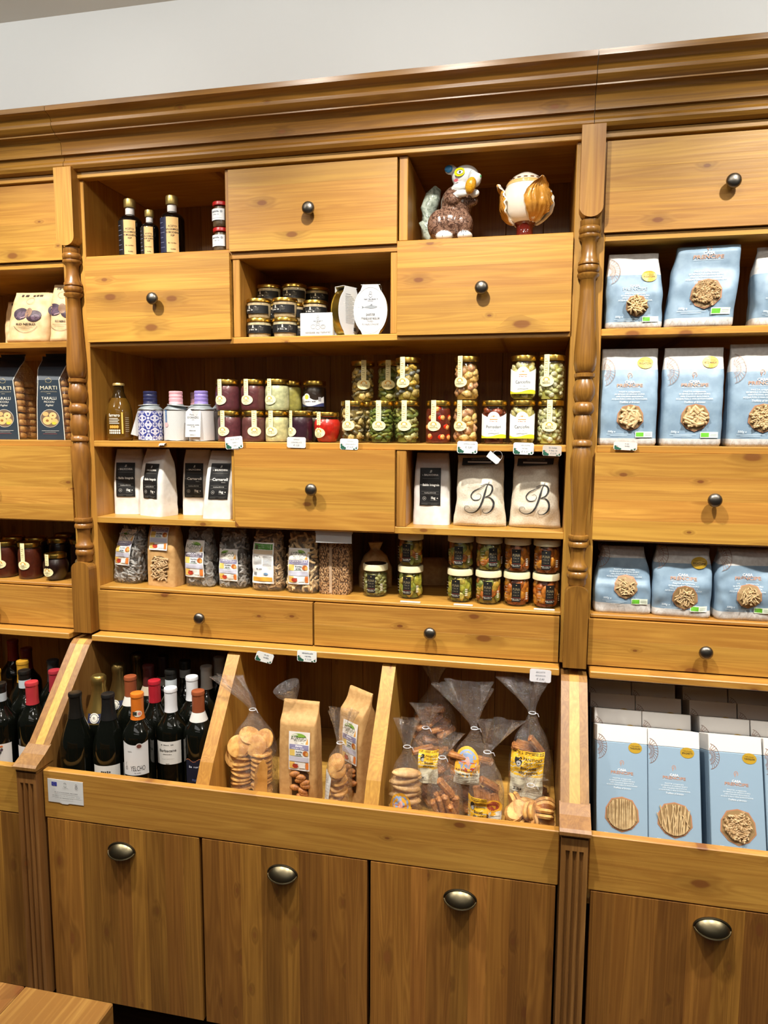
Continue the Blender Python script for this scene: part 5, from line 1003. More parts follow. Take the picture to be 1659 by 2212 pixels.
for j, (x, key, nm, tx) in enumerate(zip(cols, ('spaghetti', 'spaghetti', 'twist', 'tube'), ('TAGLIOLINI', 'SPAGHETTI', 'TORCIGLIONI', 'PENNE'), ('front blue carton with straight spaghetti in its window, leftmost', 'front blue carton with slanting spaghetti in its window', 'front blue carton with twisted pasta in its window', 'front blue carton cut by the picture edge at right'))):
    pasta_box(tx, x, -.1775, key=key, rz=(0, .004, .01, 0)[j], sname=nm)
    for k, y in enumerate((-.0778, .0219, .1216)): pasta_box('blue carton in the %s row behind the %s carton' % (('second', 'third', 'fourth')[k], ('leftmost spaghetti', 'slanting spaghetti', 'twisted pasta', 'right edge')[j]), x + (.0015, -.001, .002)[k], y, full=False, sname=nm)
# ================================================================== left bay
CREAMP = mottle('cream_paper', '#d9bd92', '#cbab7c', 40, .6)
def cream_bag(label, x, y, w, d, h, rz, seed, dx, rx=0, art=True):
    t = thing('snack_bag', label, 'bag', (x, y, Z2 + .0006), 0, 'cream paper snack bags'); t.rotation_euler = (rx, 0, rz)
    b = Bag([(0, w * .47), (.006, w * .5), (h * .75, w * .47), (h, w * .44)], [(0, d * .3), (.006, d * .5), (h * .5, d * .5), (h * .8, d * .3), (h, d * .08)], h, 3.6, .006, 26, seed, dx)
    b.build(t, [CREAMP], name='paper_pack')
    it = [('l', arc(0, .82 * h, .011, .009, 0, 360, 14), .0006, '#6a5844'), ('t', '~8', 0, .93 * h, .009, '#3a2c22', {'fit': .5 * w})]
    if art: it += [('e', -.018, .56 * h, .020, .016, '#3c2c3c'), ('e', -.014, .54 * h, .014, .010, '#5a4456'), ('e', .019, .52 * h, .019, .015, '#43303c'), ('e', .024, .49 * h, .010, .008, '#6b5566'), ('e', .004, .58 * h, .010, .013, '#8a6a52'), ('l', [(-.030, .50 * h), (-.016, .475 * h), (-.002, .50 * h)], .0016, '#c8a0a0'), ('t', 'RO NERO', 0, .36 * h, .007, '#241c16', {'fit': .42 * w, 'b': .02}), ('r', -.020, .31 * h, .018, .314 * h, '#8a7458'), ('r', -.014, .28 * h, .012, .284 * h, '#8a7458'), ('l', arc(0, .42 * h, .034, .22 * h, 205, 335, 14), .0008, '#4a3a2c')]
    decal('print', b.S, it, t, .006, .0012)
cream_bag('slumped cream snack bag at the front left with purple print', -.812, .055, .120, .065, .135, .12, 3, [(0, 0), (.13, .020)], .0)
cream_bag('upright cream snack bag with purple print beside the turned post', -.711, .060, .060, .060, .152, .30, 9, [(0, -.004), (.15, .006)])
cream_bag('cream snack bag standing at the back in shade behind the front two', -.79, .165, .110, .06, .165, .05, 14, None, 0, False)
cream_bag('dim cream snack bag behind at the left picture edge', -.905, .150, .10, .06, .130, .1, 19, None, 0, False)
def taralli_bag(label, x, y, rz=0):
    t = thing('taralli_bag', label, 'bag', (x, y, Z3), rz, 'navy labelled taralli bags'); w, d, h = .094, .092, .228
    b = Bag([(0, w * .48), (.006, w * .5), (h * .8, w * .49), (h * .95, w * .36), (h, w * .34)], [(0, d * .48), (.006, d * .5), (h * .72, d * .5), (h * .86, d * .30), (h * .95, d * .06), (h, d * .03)], h, 7, .0015, 24, 4)
    rr = random.Random(int(x * 100))
    for cx, cy in ((.0225, -.022), (.0225, .022), (-.0225, -.022)):
        for k in range(9): pc('tarallo', 'ring', COOKIE, t, (cx + rr.uniform(-.001, .001), cy, .0115 + k * .0178), (rr.uniform(-.12, .12), rr.uniform(-.12, .12), rr.uniform(0, 3)), (.72, .72, .95))
    b.build(t, [CELLO], name='clear_film')
    NV = '#26323e'; S = lambda xx, z, o: (xx, -lerp([(0, d * .5), (h * .72, d * .5), (h * .86, d * .32), (h * .95, d * .08), (h, d * .05)], z) - .002 - o, z)
    W = lambda z: lerp([(0, .040), (.10, .036), (.16, .030), (.19, .038), (h, .042)], z)
    zs = [h * i / 24 for i in range(25)]
    g = G(); v = []
    for z in zs: q = W(z); v += [S(-q - .0018, z, 0), S(-q, z, .0002), S(q, z, .0002), S(q + .0018, z, 0)]
    f = []; m = []
    for i in range(24):
        for k in range(3): a = 4 * i + k; f.append((a, a + 1, a + 5, a + 4)); m.append(1 if k != 1 else 0)
    n = len(v); v += [(p[0], p[1] + .0012, p[2]) for p in v]; f += [tuple(n + q for q in reversed(a)) for a in f]; m += m
    g.v, g.f, g.m = v, f, m; s = part('paper_band', g, [P(NV, .45), P('#d8d4c8', .5)], t)
    it = [('l', arc(0, .160, .009, .006, 0, 360, 14), .0006, '#b8a878'), ('l', [(-.008, .155), (0, .168), (.008, .155)], .0006, '#b8a878'), ('t', 'MARTI', 0, .140, .014, '#d0c8b0', {'fit': .050}), ('t', 'ARTIGIANI FORNAI', 0, .130, .0046, '#9a9480', {'fit': .048}), ('t', '~7', 0, .125, .003, '#9a9480'), ('t', 'TARALLI', 0, .112, .011, '#e6e2d4', {'fit': .044}), ('t', 'PICCOLI', 0, .1025, .0075, '#e6e2d4', {'fit': .030}), ('t', 'Pugliesi', 0, .0935, .0075, '#e6e2d4', {'i': .35}),
          ('e', 0, .058, .0285, .0245, '#c8c4b4'), ('e', 0, .058, .0275, .0235, '#6a5644'), ('e', -.008, .052, .0135, .011, '#d9b070'), ('e', -.008, .052, .0045, .0035, '#8a5c2c'), ('e', .009, .066, .011, .0085, '#dcb678'), ('e', .009, .066, .003, .002, '#8a5c2c'), ('e', .014, .050, .010, .008, '#c8a868'), ('e', .012, .045, .007, .004, '#b8b838'), ('e', -.012, .070, .009, .006, '#cfa468'), ('r', -.026, .024, .026, .0246, '#d8d4c8'), ('r', -.016, .020, .016, .0206, '#b8b4a8'), ('r', -.022, .016, .020, .0164, '#c05a4a')]
    decal('print', S, it, s, .012, .0006)
    g = G(); 
    part('seal', G().prism([(-.034, h), (.034, h), (.040, h + .008), (-.036, h + .008)], -.002, .002, axis='Y'), P('#2a343c', .4), t)
taralli_bag('taralli bag with navy paper band beside the turned post', -.769, .106, .05)
taralli_bag('taralli bag with navy paper band at the left picture edge', -.912, .106, .05)
LJ = 'dark jam jars in the left bay'
for x, y, kind, lab, off in ((-.933, .058, 'tall', 'brown jam jar at the left picture edge', -.002), (-.851, .056, 'tall', 'brown jam jar standing upright in the middle of the front row', -.006), (-.765, .050, 'round', 'round bulging dark jam jar at the right of the front row', -.012), (-.965, .135, 'tall', 'dim jam jar behind, first from the left', None), (-.893, .140, 'tall', 'dim jam jar behind, second from the left', None), (-.822, .145, 'tall', 'dim jam jar behind, third from the left', None), (-.745, .138, 'tall', 'dim jam jar behind the round one with its seal showing', .010), (-.86, .225, 'tall', 'dark jam jar at the very back, left of two', None), (-.775, .225, 'tall', 'dark jam jar at the very back, right of two', None)):
    t, r, h = jar(kind, lab, (x, y, Z5), .25, liquid='#4a1a0c' if kind == 'tall' and y < .1 else '#1c0a08', group=LJ, name='jam_jar', level=.95)  # rear jars' shade put into darker jam; the round jar is dark itself
    if off is not None: strip_label(t, r - (.003 if kind == 'round' else 0), h, ('Confettura', 'extra'), .040 if kind == 'tall' else .026, off)
# ================================================================== wine
BORD = [(.030, 0), (.0362, .002), (.0375, .006), (.0375, .188), (.0365, .198), (.032, .210), (.0235, .222), (.0175, .232), (.0150, .242), (.0143, .255), (.0143, .296)]
BURG = [(.031, 0), (.0385, .003), (.040, .008), (.040, .150), (.0385, .168), (.0335, .190), (.026, .212), (.0195, .232), (.0160, .252), (.0145, .270), (.0143, .296)]
CHAM = [(.034, 0), (.042, .003), (.0435, .008), (.0435, .150), (.041, .172), (.0345, .198), (.026, .222), (.0195, .245), (.0165, .262), (.0165, .296)]
def wine(label, x, y, z0, shape, cap, caplen=.062, band=None, lab=None, h=.31, rz=.3, foil=False):
    t = thing('wine_bottle', label, 'bottle', (x, y, z0 + .0003), rz, 'wine bottles in the bins'); pr = {'b': BORD, 'u': BURG, 'c': CHAM}[shape]; k = h / .302
    lathe_part('bottle', ('wb', shape, h), [(a, b * k) for a, b in pr], DARKGLASS, t, 30, 50)
    R_ = lambda z: lerp([(b * k, a) for a, b in pr], z)
    z1 = h - caplen; pc_ = [(R_(z1) + .0006, z1)] + [(R_(z1 + (h * .965 - z1) * i / 6) + .0006, z1 + (h * .965 - z1) * i / 6) for i in range(1, 7)]
    top = [(.0160, h * .967), (.0162, h * .985), (.0152, h * .997), (.0125, h), (.0001, h - .0006)] if not foil else [(.0185, h * .93), (.0195, h * .955), (.0190, h * .985), (.0150, h), (.0001, h - .001)]
    if foil: pc_ = [p for p in pc_ if p[1] < h * .925]
    lathe_part('capsule', ('wc', shape, cap, caplen, h, foil), pc_ + top, P(cap, .35 if not foil else .3, .0 if not foil else .9), t, 26, 40)
    if band: lathe_part('neck_band', ('wn', shape, band, caplen, h), [(R_(z1 - .022) + .0005, z1 - .022), (R_(z1) + .0007, z1 - .0005)], P(band, .5), t, 26, 40, cap=False)
    r = pr[2][0]; S = cylS(r + .0004)
    if lab == 'yelcho':
        c = [(-.032 + .064 * i / 20, .098, .181 - .008 * (1 - abs(-1 + 2 * i / 20) ** 2)) for i in range(21)]
        decal('label', S, [('c', c, '#d9d9da'), ('t', 'YELCHO', .006, .1145, .0175, '#1c1c1c', {'fit': .034}), ('t', '~10', .006, .1035, .003, '#5a5a5a'), ('l', [(-.024, .112), (-.021, .120), (-.0245, .125), (-.0215, .131)], .0008, '#4a4a4a'), ('l', arc(-.0225, .1155, .003, .004, 0, 360), .0007, '#4a4a4a'), ('t', '~5', -.012, .158, .004, '#b8b8b8'), ('e', .010, .170, .008, .0075, '#d0ccc8'), ('e', .010, .170, .0055, .005, '#6a3a30')], t, .004)
        zc = h - caplen + .016; decal('seal', cylS(R_(zc) + .0012), [('e', .004, zc, .010, .008, '#e6dcc8'), ('r', -.008, zc - .004, .002, zc + .005, '#2e3226'), ('e', .008, zc, .004, .004, '#d88a80')], t, .003, .0008)
    elif lab == 'barbacane':
        decal('label', S, [('r', -.034, .108, .030, .166, '#d8d5cf'), ('t', '~9', -.004, .1575, .0042, '#4a4a4a', {'fit': .03}), ('t', 'Barbacane', -.004, .143, .0095, '#26221e', {'fit': .042, 'b': .01}), ('t', '~12', -.004, .134, .0035, '#6a6660'), ('r', -.018, .122, .012, .1223, '#8a8680'), ('t', '~5', -.004, .110, .0034, '#6a6660')], t, .004)
    elif lab == 'navy':
        decal('label', S, [('r', -.030, .050, .030, .128, '#0e1226'), ('l', [(-.030 + .005 * i, .127 + .0035 * sin(i * 1.1)) for i in range(13)], .0016, '#a8643c'), ('t', '~10', 0, .1115, .008, '#b8bcc8', {'fit': .036}), ('t', '~5', 0, .078, .010, '#3a4468'), ('t', '~8', 0, .067, .008, '#c8ccd4')], t, .004)
    elif lab == 'white':
        decal('label', S, [('r', -.034, .045, .034, .112, '#dcdad5'), ('t', '~5', 0, .096, .009, '#4a463f'), ('r', -.02, .086, .02, .0864, '#8a8680')], t, .004)
    elif lab == 'grapes':
        it = [('r', -.036, .055, .036, .132, '#dedad6'), ('t', 'NEBRIOLO', 0, .078, .010, '#b06a62', {'fit': .05}), ('t', '~14', 0, .068, .006, '#8a8680', {'fit': .05})]
        rr = random.Random(2)
        for k in range(14): it.append(('e', .004 + rr.uniform(-.009, .009) * (1 - k / 16), .118 - k * .0018, .0032, .0032, ('#3a4030', '#4a3a4a')[k % 2]))
        it += [('e', .012, .1265, .0035, .0025, '#c86a34'), ('l', [(.004, .118), (.010, .126)], .0008, '#5a4a34')]; decal('label', S, it, t, .004)
    elif lab == 'red':
        it = [('r', -.036, .055, .036, .128, '#dedad6'), ('l', [(-.018, .100), (-.013, .108), (-.009, .102)], .0009, '#4a4a4a'), ('l', [(-.02, .082), (-.012, .088), (-.006, .080)], .0009, '#4a4a4a')] + [('e', -.004 + .0035 * k, .098 + .004 * (k % 2), .0024, .0024, '#b03a34') for k in range(5)]; decal('label', S, it, t, .004)
    elif lab == 'champ':
        zz = .196 * k; rz_ = R_(zz); SS = lambda xx, z, o: cylS(R_(z) + .0006)(xx, z, o)
        decal('collar_label', SS, [('r', -.022, zz - .012, .022, zz + .010, '#1c2140'), ('e', -.004, zz, .012, .0125, '#d8d4c8'), ('e', -.004, zz, .0095, .010, '#1c2140'), ('e', -.004, zz, .0085, .009, '#dcd8cc'), ('t', 'R', -.004, zz, .010, '#4a4a4a')], t, .003, .0008)
    elif lab == 'shield':
        decal('label', S, [('p', [(-.024, .085), (-.030, .060), (-.015, .045), (.015, .045), (.030, .060), (.024, .085), (0, .092)], '#2e2a1c'), ('l', [(-.020, .082), (0, .088), (.020, .082)], .001, '#5a5234')], t, .004)
FW = .575
for a in ((-.392, -.172, 'b', '#cf6f22', .064, None, 'yelcho', 'wine bottle with orange capsule and white label at the front of the central bin', .31), (-.331, -.122, 'b', '#dcdde0', .060, None, 'barbacane', 'wine bottle with white capsule and cream label beside the orange capped one', .31), (-.2555, -.126, 'b', '#8e4a2c', .052, '#d5d2cc', 'navy', 'wine bottle with copper capsule and navy label next to the wooden divider', .31), (-.5555, -.180, 'u', '#14120f', .062, None, 'shield', 'black capped wine bottle with dark shield label at the left of the central bin', .30), (-.4735, -.168, 'u', '#191919', .064, None, 'white', 'black capped wine bottle with white label just above the bin front', .30),
          (-.5548, -.084, 'c', '#b79a55', .118, None, 'champ', 'sparkling wine bottle with crinkled gold foil at the left side', .31), (-.555, .008, 'c', '#8a7444', .112, None, 'champ', 'second sparkling wine bottle with dull gold foil further back', .31), (-.4725, -.070, 'b', '#8e4a2c', .052, '#cfccc4', None, 'wine bottle with copper capsule and white neck band behind the black capped pair', .31), (-.3965, -.084, 'b', '#a3202c', .056, None, None, 'wine bottle with bright red capsule behind the orange capped bottle', .31), (-.318, -.036, 'b', '#d8d9dc', .062, None, None, 'second white capsule wine bottle, standing behind the first', .31),
          (-.318, .046, 'b', '#b9b6b0', .062, None, None, 'wine bottle with pale grey capsule near the divider, nearer of two', .31), (-.318, .126, 'b', '#a9a6a0', .064, None, None, 'wine bottle with pale grey capsule near the divider, farther of two', .31), (-.473, .018, 'b', '#4a1e1c', .056, '#a89a86', None, 'wine bottle with dark maroon capsule and tan neck band in shade', .31), (-.476, .100, 'b', '#2a1414', .058, '#8a8070', None, 'wine bottle with near black capsule and pale neck band deep in shade', .31), (-.395, -.004, 'b', '#1a1a18', .024, '#c4ccd0', None, 'wine bottle with black cap and white neck band behind the red capsule', .31), (-.396, .076, 'b', '#1a1a18', .024, '#aab2b4', None, 'wine bottle with black cap and white neck band farthest back', .31), (-.5585, .104, 'c', '#6e5a34', .10, None, None, 'gold foiled bottle in deep shade at the back left', .31),  # bottles labelled in shade: that shade is put into foil and band colours
          (-.7005, -.150, 'b', '#b0333a', .058, None, 'red', 'wine bottle with red capsule and white label next to the sloping arm', .305), (-.782, -.165, 'b', '#171512', .024, '#b9c2c8', 'grapes', 'wine bottle with grape cluster label at the left picture edge', .30), (-.778, -.080, 'b', '#171512', .024, '#c0cbd2', None, 'wine bottle with black cap and white band between red and gold capsules', .305), (-.857, -.095, 'b', '#c8962c', .06, None, None, 'wine bottle with gold capsule at the left picture edge', .305), (-.838, -.012, 'b', '#b08226', .06, None, None, 'wine bottle with dull gold capsule second row of the left bin', .305), (-.7015, -.060, 'b', '#9a2c36', .058, None, None, 'wine bottle with crimson capsule half hidden by the sloping arm', .305), (-.761, .012, 'b', '#26282a', .06, None, None, 'wine bottle with charcoal capsule in the left bin', .305), (-.99, .135, 'b', '#6a1a18', .062, None, None, 'wine bottle with deep red capsule at the back of the left bin', .31), (-.895, .075, 'b', '#5a1616', .062, None, None, 'wine bottle with dark red capsule in the shade of the left bin', .31)):
    wine(a[7], a[0], a[1], FW, a[2], a[3], a[4], a[5], a[6], a[8] - .02, foil=(a[2] == 'c'))
# ================================================================== bakery bags
FB = .6003
TIE = P('#d8d8dc', .4)
def cello(label, x, y, w, d, hb, hn, hf, flare=.03, rz=0, seed=0, dx=None, dy=None, amp=.0055, name='biscuit_bag', neck=.007, z=FB):
    t = thing(name, label, 'bag', (x, y, z), rz, 'clear bags of biscuits')
    A = [(0, w * .42), (.008, w * .5), (hb * .75, w * .49), (hb, w * .38), (hb + (hn - hb) * .6, w * .17), (hn, neck), (hn + .012, neck * 1.5), (hf, flare)]
    B = [(0, d * .42), (.008, d * .5), (hb * .75, d * .48), (hb, d * .34), (hb + (hn - hb) * .6, d * .15), (hn, neck), (hn + .012, neck * 1.3), (hf, flare * .45)]
    b = Bag(A, B, hf, 2.6, amp, 34, seed, dx, dy, ruffle=.30); b.build(t, [CELLO], name='clear_film', rows=34, N_=48, smooth=70, top=False)
    x0, y0 = lerp(dx or [(0, 0)], hn), lerp(dy or [(0, 0)], hn)
    part('tie', G().tube([(x0 + (neck + .0012) * cos(2 * pi * i / 12), y0 + (neck + .0012) * sin(2 * pi * i / 12), hn) for i in range(12)], .0011, 5, closed=True).tube([(x0 + neck, y0 - neck * .6, hn), (x0 + neck + .006, y0 - neck - .003, hn + .004), (x0 + neck + .009, y0 - neck - .002, hn - .004)], .0009, 5), TIE, t)
    return t, b
def fan(t, name, key, mat, rows, seed, jit=.15):
    rr = random.Random(seed)
    q = {'disc': .027, 'small_disc': .021, 'finger': .034, 'bar': .026, 'sandwich': .027}[key]; sc = (.76, .9, .9) if key == 'bar' else None
    for (x, y, z, rx, ry, rz_) in rows:
        rx += rr.uniform(-jit, jit); ry += rr.uniform(-jit, jit)
        pc(name, key, mat, t, (x, y, max(z, .009 + q * max(abs(sin(rx)) * (.5 if key in ('bar', 'finger') else 1), abs(sin(ry))))), (rx, ry, rz_ + rr.uniform(-jit, jit)), sc)
# middle bin
t, b = cello('clear bag of golden flat biscuits with its tied neck bent left', -.122, -.110, .118, .088, .165, .222, .300, .034, .05, 3, [(0, 0), (.215, .004), (.235, -.004), (.30, -.062)])
rows = []
for k in range(10):
    for j, (dx_, dy_) in enumerate(((-.024, -.016), (.026, -.014), (0, .022))): rows.append((dx_, dy_, .008 + k * .0125 + .002 * j, .12 * (j - 1), .1 * (k % 3 - 1), 0))
rows += [(-.026, -.030, .140, 1.0, .2, 0), (.016, -.024, .142, 1.1, -.3, 0), (-.005, -.006, .158, .35, .35, .2), (.030, -.006, .150, .9, -.6, 0), (-.034, -.028, .112, 1.2, .1, 0)]
fan(t, 'biscuit', 'disc', COOKIE, rows, 1)
part('paper_insert', G().prism([(.012, .004), (.047, .004), (.050, .10), (.040, .118), (.020, .092)], -.0006, .0006, axis='Y'), mottle('orange_paper', '#c8924a', '#b07a34', 40, .6), t, (0, -.044, 0), (0, 0, .12))
def kraft_biscuits(label, x, y, rz, h, seed, w=.098):
    t = thing('paper_biscuit_bag', label, 'bag', (x, y, FB), rz, 'kraft paper biscuit bags')
    b = Bag([(0, w * .49), (.01, w * .5), (h * .8, w * .47), (h, w * .46)], [(0, .030), (h * .6, .030), (h * .82, .024), (h * .9, .006), (h, .003)], h, 7, .0016, 22, seed, dy=[(0, 0), (h * .82, 0), (h, .012)]); b.build(t, [KRAFT], name='paper_bag', rows=34)
    farm_label(b, t, -.018, h * .37, .052, h * .38, '~12', '~14')
    wn = decal('window', b.S, [('p', [(-.012, h * .07), (.030, h * .11), (.0315, h * .33)] + arc(.010, h * .33, .0215, h * .035, 0, 180, 8)[1:-1] + [(-.012, h * .33)], '#3c2414')], t, .004, .0008)
    rr = random.Random(seed)
    for k in range(9): pc('biscuit', 'finger', COOKIE_D, wn, b.S(-.004 + .028 * rr.random(), h * (.11 + .027 * k), .003), (.3, rr.uniform(-.5, .5), 0), (.40, .5, .8))
    return t, b
t, b = kraft_biscuits('upright kraft paper biscuit bag with farm label and arched window', -.004, -.098, -.02, .246, 5)
part('cellophane_tuft', (lambda q: (q.lathe([(.006, .0), (.012, .02), (.030, .045), (.034, .06)], 20), q)[1])(G()), CELLO, t, (-.018, .018, .225), (.2, -.35, 0), smooth=80)
t, b = cello('slim clear bag of round pale biscuits in front of the turned kraft bag', .102, -.142, .062, .062, .145, .175, .255, .030, .0, 8, [(0, 0), (.175, .006), (.255, .012)])
fan(t, 'biscuit', 'small_disc', COOKIE, [((-.004 if k % 2 else .004), -.004, .010 + k * .0125, .25, .1 * (k % 3 - 1), 0) for k in range(8)] + [(.004, -.018, .118, 1.15, .1, 0), (.0, -.012, .132, 1.0, -.1, 0)], 2)
decal('label', b.S, [('p', [(-.029, .035), (-.018, .030), (-.010, .100), (-.026, .118)], '#d8dad8')] + [('r', -.026, .05 + .008 * k, -.016, .0508 + .008 * k, '#9aa0a0') for k in range(6)], t, .004, .002)
kraft_biscuits('kraft paper biscuit bag turned sideways against the wooden divider', .127, -.052, -.62, .268, 9, .090)
# right bin
def bakery_label(b, t, x0, z0, w, h, kind, parent=None, S=None):
    X = lambda u: x0 + u * w; Z = lambda v: z0 + v * h; S = S or b.S
    if kind == 'round':
        it = [('r', X(0), Z(0), X(1), Z(.42), '#d8d2bc'), ('r', X(0), Z(.36), X(1), Z(.58), '#e0a02c'), ('e', X(.5), Z(.62), .46 * w, .40 * h, '#e3a52e'), ('e', X(.5), Z(.66), .37 * w, .29 * h, '#8fa4c8'), ('p', arc(X(.5), Z(.62), .37 * w, .25 * h, 200, 340, 12), '#a83a22'), ('e', X(.5), Z(.62), .10 * w, .15 * h, '#d9a090'), ('r', X(.16), Z(.60), X(.84), Z(.63), '#b85a3a'), ('t', '~13', X(.5), Z(.40), .07 * h, '#5a3a14', {'fit': .8 * w}), ('t', '~20', X(.5), Z(.30), .07 * h, '#3a342a', {'fit': .86 * w})] + [('r', X(.08), Z(.05 + .055 * k), X(.92 - .1 * (k % 2)), Z(.062 + .055 * k), '#8a8474') for k in range(4)]
    else:
        it = [('r', X(0), Z(0), X(1), Z(1), '#d6cfb4'), ('r', X(0), Z(.46), X(1), Z(1), '#e6b42a'), ('r', X(.02), Z(.935), X(.98), Z(.95), '#4a3410'), ('r', X(.02), Z(.965), X(.98), Z(.98), '#4a3410'), ('e', X(.24), Z(.78), .12 * w, .11 * h, '#1c1a1c'), ('e', X(.24), Z(.73), .08 * w, .05 * h, '#a8a8a8'), ('t', 'PANIFICIO', X(.67), Z(.835), .085 * h, '#2a2010', {'fit': .56 * w, 'b': .01}), ('t', 'DEL DUOMO', X(.67), Z(.755), .07 * h, '#2a2010', {'fit': .52 * w}), ('t', 'Biscotti', X(.55), Z(.645), .095 * h, '#3a1c0c', {'fit': .46 * w, 'b': .02}), ('t', 'allo yogurt', X(.55), Z(.55), .09 * h, '#3a1c0c', {'fit': .58 * w, 'b': .02}), ('r', X(.08), Z(.10), X(.45), Z(.28), '#cfc9b4'), ('r', X(.12), Z(.14), X(.36), Z(.20), '#3a3a38')] + [('r', X(.5), Z(.08 + .05 * k), X(.92), Z(.092 + .05 * k), '#9a947c') for k in range(5)]
    return decal('label', S, it, parent or t, .006, .002)
t, b = cello('clear bag of pale oval biscuits with round yellow label at the front left', .264, -.150, .076, .072, .140, .185, .252, .024, .05, 11, [(0, 0), (.25, .004)])
fan(t, 'biscuit', 'finger', COOKIE_P, [((.004 if k % 2 else -.003), -.010, .012 + k * .0165, .1, .08 * (k % 3 - 1), .1) for k in range(8)] + [(.002, .018, .014 + k * .018, .1, 0, .2) for k in range(6)], 4)
bakery_label(b, t, -.032, .020, .050, .070, 'round')
t, b = cello('clear bag of brown chunks with yellow bakery label behind at the left', .300, -.050, .096, .075, .150, .190, .245, .03, -.1, 13, [(0, 0), (.25, -.008)])
rr = random.Random(9); fan(t, 'biscuit', 'bar', COOKIE_D, [(rr.uniform(-.024, .024), rr.uniform(-.018, .012), .012 + .0068 * k, rr.uniform(-.4, .4), rr.uniform(-.5, .5), rr.uniform(-.8, .8)) for k in range(20)], 5)
bakery_label(b, t, -.010, .070, .046, .078, 'square')
t, b = cello('tall clear bag of dark biscuits at the back left in shade', .300, .055, .120, .085, .205, .262, .318, .03, .05, 17)
rr = random.Random(19); fan(t, 'biscuit', 'bar', WAFER, [(rr.uniform(-.035, .035), rr.uniform(-.02, .015), .012 + .0068 * k, rr.uniform(-.4, .4), rr.uniform(-.4, .4), rr.uniform(-.8, .8)) for k in range(28)], 6)
t, b = cello('clear bag of ridged wafer fingers with a twisted neck at the front', .362, -.152, .080, .068, .125, .168, .228, .024, -.15, 23, [(0, 0), (.165, -.016), (.23, .006)])
fan(t, 'biscuit', 'bar', WAFER, [(-.022 + .0125 * (k % 4), -.016 + .018 * (k // 4), .050 + .008 * (k % 3), 1.35 * 0 + .2, 1.25, .5 + .2 * k) for k in range(8)] + [(0, -.01, .012, 0, 0, .2), (.005, .012, .014, 0, .1, -.3), (-.004, -.008, .102, .2, .9, .4)], 7)
t, b = cello('clear bag with round yellow label and a large crinkled top in the middle', .406, -.062, .110, .080, .150, .205, .310, .058, .05, 29, [(0, 0), (.20, .006), (.31, -.020)], amp=.006)
rr = random.Random(4); fan(t, 'biscuit', 'bar', COOKIE_D, [(rr.uniform(-.030, .030), rr.uniform(-.02, .012), .012 + .0068 * k, rr.uniform(-.4, .4), rr.uniform(-.5, .5), rr.uniform(-.9, .9)) for k in range(20)], 8)
bakery_label(b, t, -.042, .085, .058, .082, 'round')
t, b = cello('clear bag of long brown biscuits with yellow and white labels at the front centre', .447, -.148, .080, .068, .140, .190, .262, .040, .1, 31, [(0, 0), (.19, .0), (.26, .030)], amp=.005)
fan(t, 'biscuit', 'bar', COOKIE_D, [(.022 - .013 * (k % 4), -.014 + .02 * (k // 4), .052 + .004 * k, .15, 1.3, -.4 - .1 * k) for k in range(8)] + [(0, -.01, .014, 0, 0, .2), (.006, .01, .110, .2, .6, .4)], 9)
bakery_label(b, t, -.040, .006, .040, .092, 'square'); 
decal('paper_label', b.S, [('r', .004, .012, .032, .070, '#d8d4c4'), ('e', .014, .078, .020, .018, '#e3a52e'), ('e', .014, .082, .014, .011, '#a84a34')] + [('r', .008, .018 + .0068 * k, .029, .0192 + .0068 * k, '#8a8674') for k in range(7)], t, .005, .0016)
t, b = cello('tall clear bag of yogurt biscuits with large yellow bakery label at the right', .538, -.050, .098, .075, .190, .250, .325, .045, -.12, 37, [(0, 0), (.25, .004), (.325, -.022)], amp=.006)
rr = random.Random(14); fan(t, 'biscuit', 'bar', COOKIE_D, [(rr.uniform(-.024, .024), rr.uniform(-.016, .012), .012 + .0075 * k, rr.uniform(-.4, .4), rr.uniform(-.4, .4), rr.uniform(-.8, .8)) for k in range(22)] + [(.016, -.012, .178, .3, 1.0, .2), (-.014, -.014, .168, .2, .2, .3)], 10)
bakery_label(b, t, -.040, .062, .074, .108, 'square')
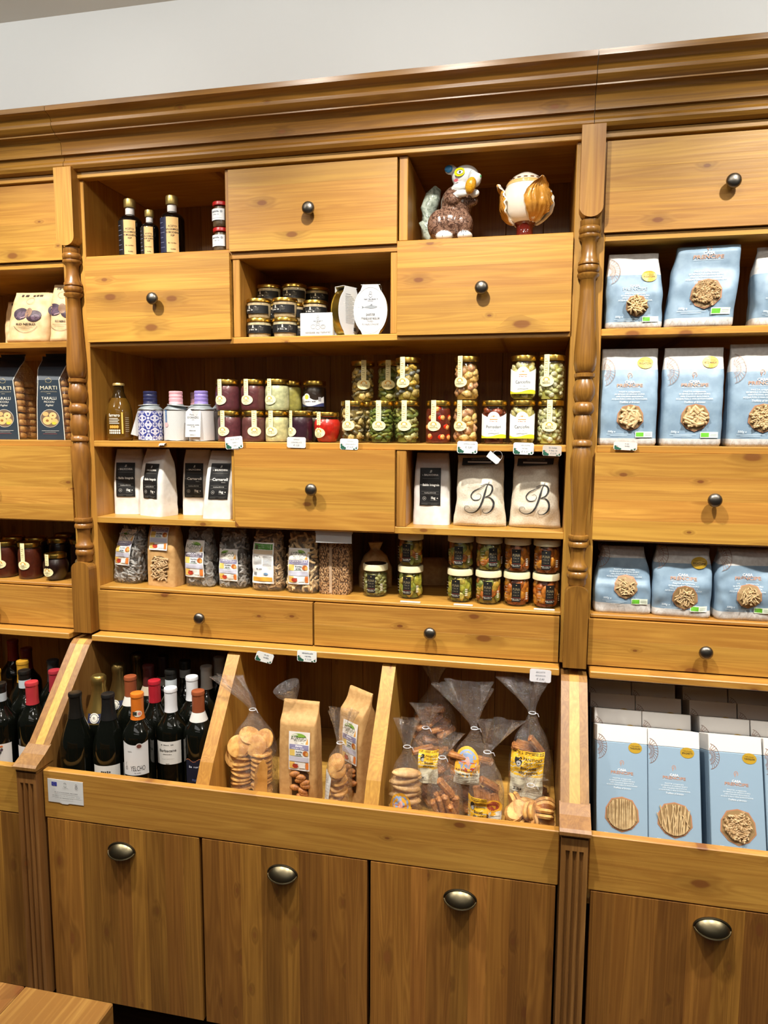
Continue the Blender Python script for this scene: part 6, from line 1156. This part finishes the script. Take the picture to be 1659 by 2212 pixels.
t, b = cello('low clear bag of oval sandwich biscuits at the front right', .543, -.160, .094, .078, .100, .130, .150, .03, .05, 41)
rr = random.Random(24); fan(t, 'biscuit', 'sandwich', COOKIE, [(-.030 + .030 * (k % 3), -.016 + .026 * ((k // 3) % 2), .016 + .020 * (k // 6) + .003 * (k % 2), 1.0 * (k % 2) + .3, .5 * (k % 3 - 1), .4 * k) for k in range(24)], 11)
# cards on the bin lid and the funding notice
card('cactus price card hanging askew on the lid edge above the first kraft bag', -.112, .9345, .35, ('~8', '~6'), .044, .024, -.052, True, rz=.5)
card('cactus price card on the lid edge above the kraft biscuit bags', -.004, .943, .02, ('~13', '~7', '€ 3,50'), .050, .028, -.0445)
card('plain white price card on the lid edge at the right end', .5575, .938, .02, ('BISCOTTI', 'ASSORTITI', '€ 3,90'), .048, .030, -.0445, False, '#e2e0e4')
o = part('notice', G().prism([(-.0475, -.029), (-.018, -.029), (-.010, -.0315), (.004, -.0315), (.010, -.029), (.0475, -.029), (.0475, .029), (-.0475, .029)], -.0008, 0, axis='Y'), P('#dcdcda', .5), None, (-.543, -.2482, .634)); tag(o, 'white funding notice stuck on the bin front below the wine', 'notice')
it = [('r', -.0365, .0125, -.0225, .0225, '#20309a')] + [('e', -.0295 + .0032 * cos(k * pi / 6), .0175 + .0032 * sin(k * pi / 6), .0004, .0004, '#d8c84a') for k in range(12)] + [('l', arc(0, .0175, .0038, .0052, 30, 150), .0009, '#5a5a58'), ('l', arc(0, .0175, .0038, .0052, 210, 330), .0009, '#5a5a58'), ('r', -.008, .0095, .008, .0100, '#9a9a98'), ('l', arc(.030, .0195, .0022, .0028, 0, 360), .0008, '#5a4a4a'), ('l', arc(.030, .0135, .0028, .0032, 0, 360), .0008, '#5a4a4a'), ('t', '~40', .002, -.002, .0026, '#5a5a5c', {'fit': .062}), ('t', '~54', .002, -.0105, .0022, '#808082', {'fit': .074}), ('t', '~26', .002, -.0165, .0022, '#808082', {'fit': .036})]
decal('print', flatS(-.0009), it, o)
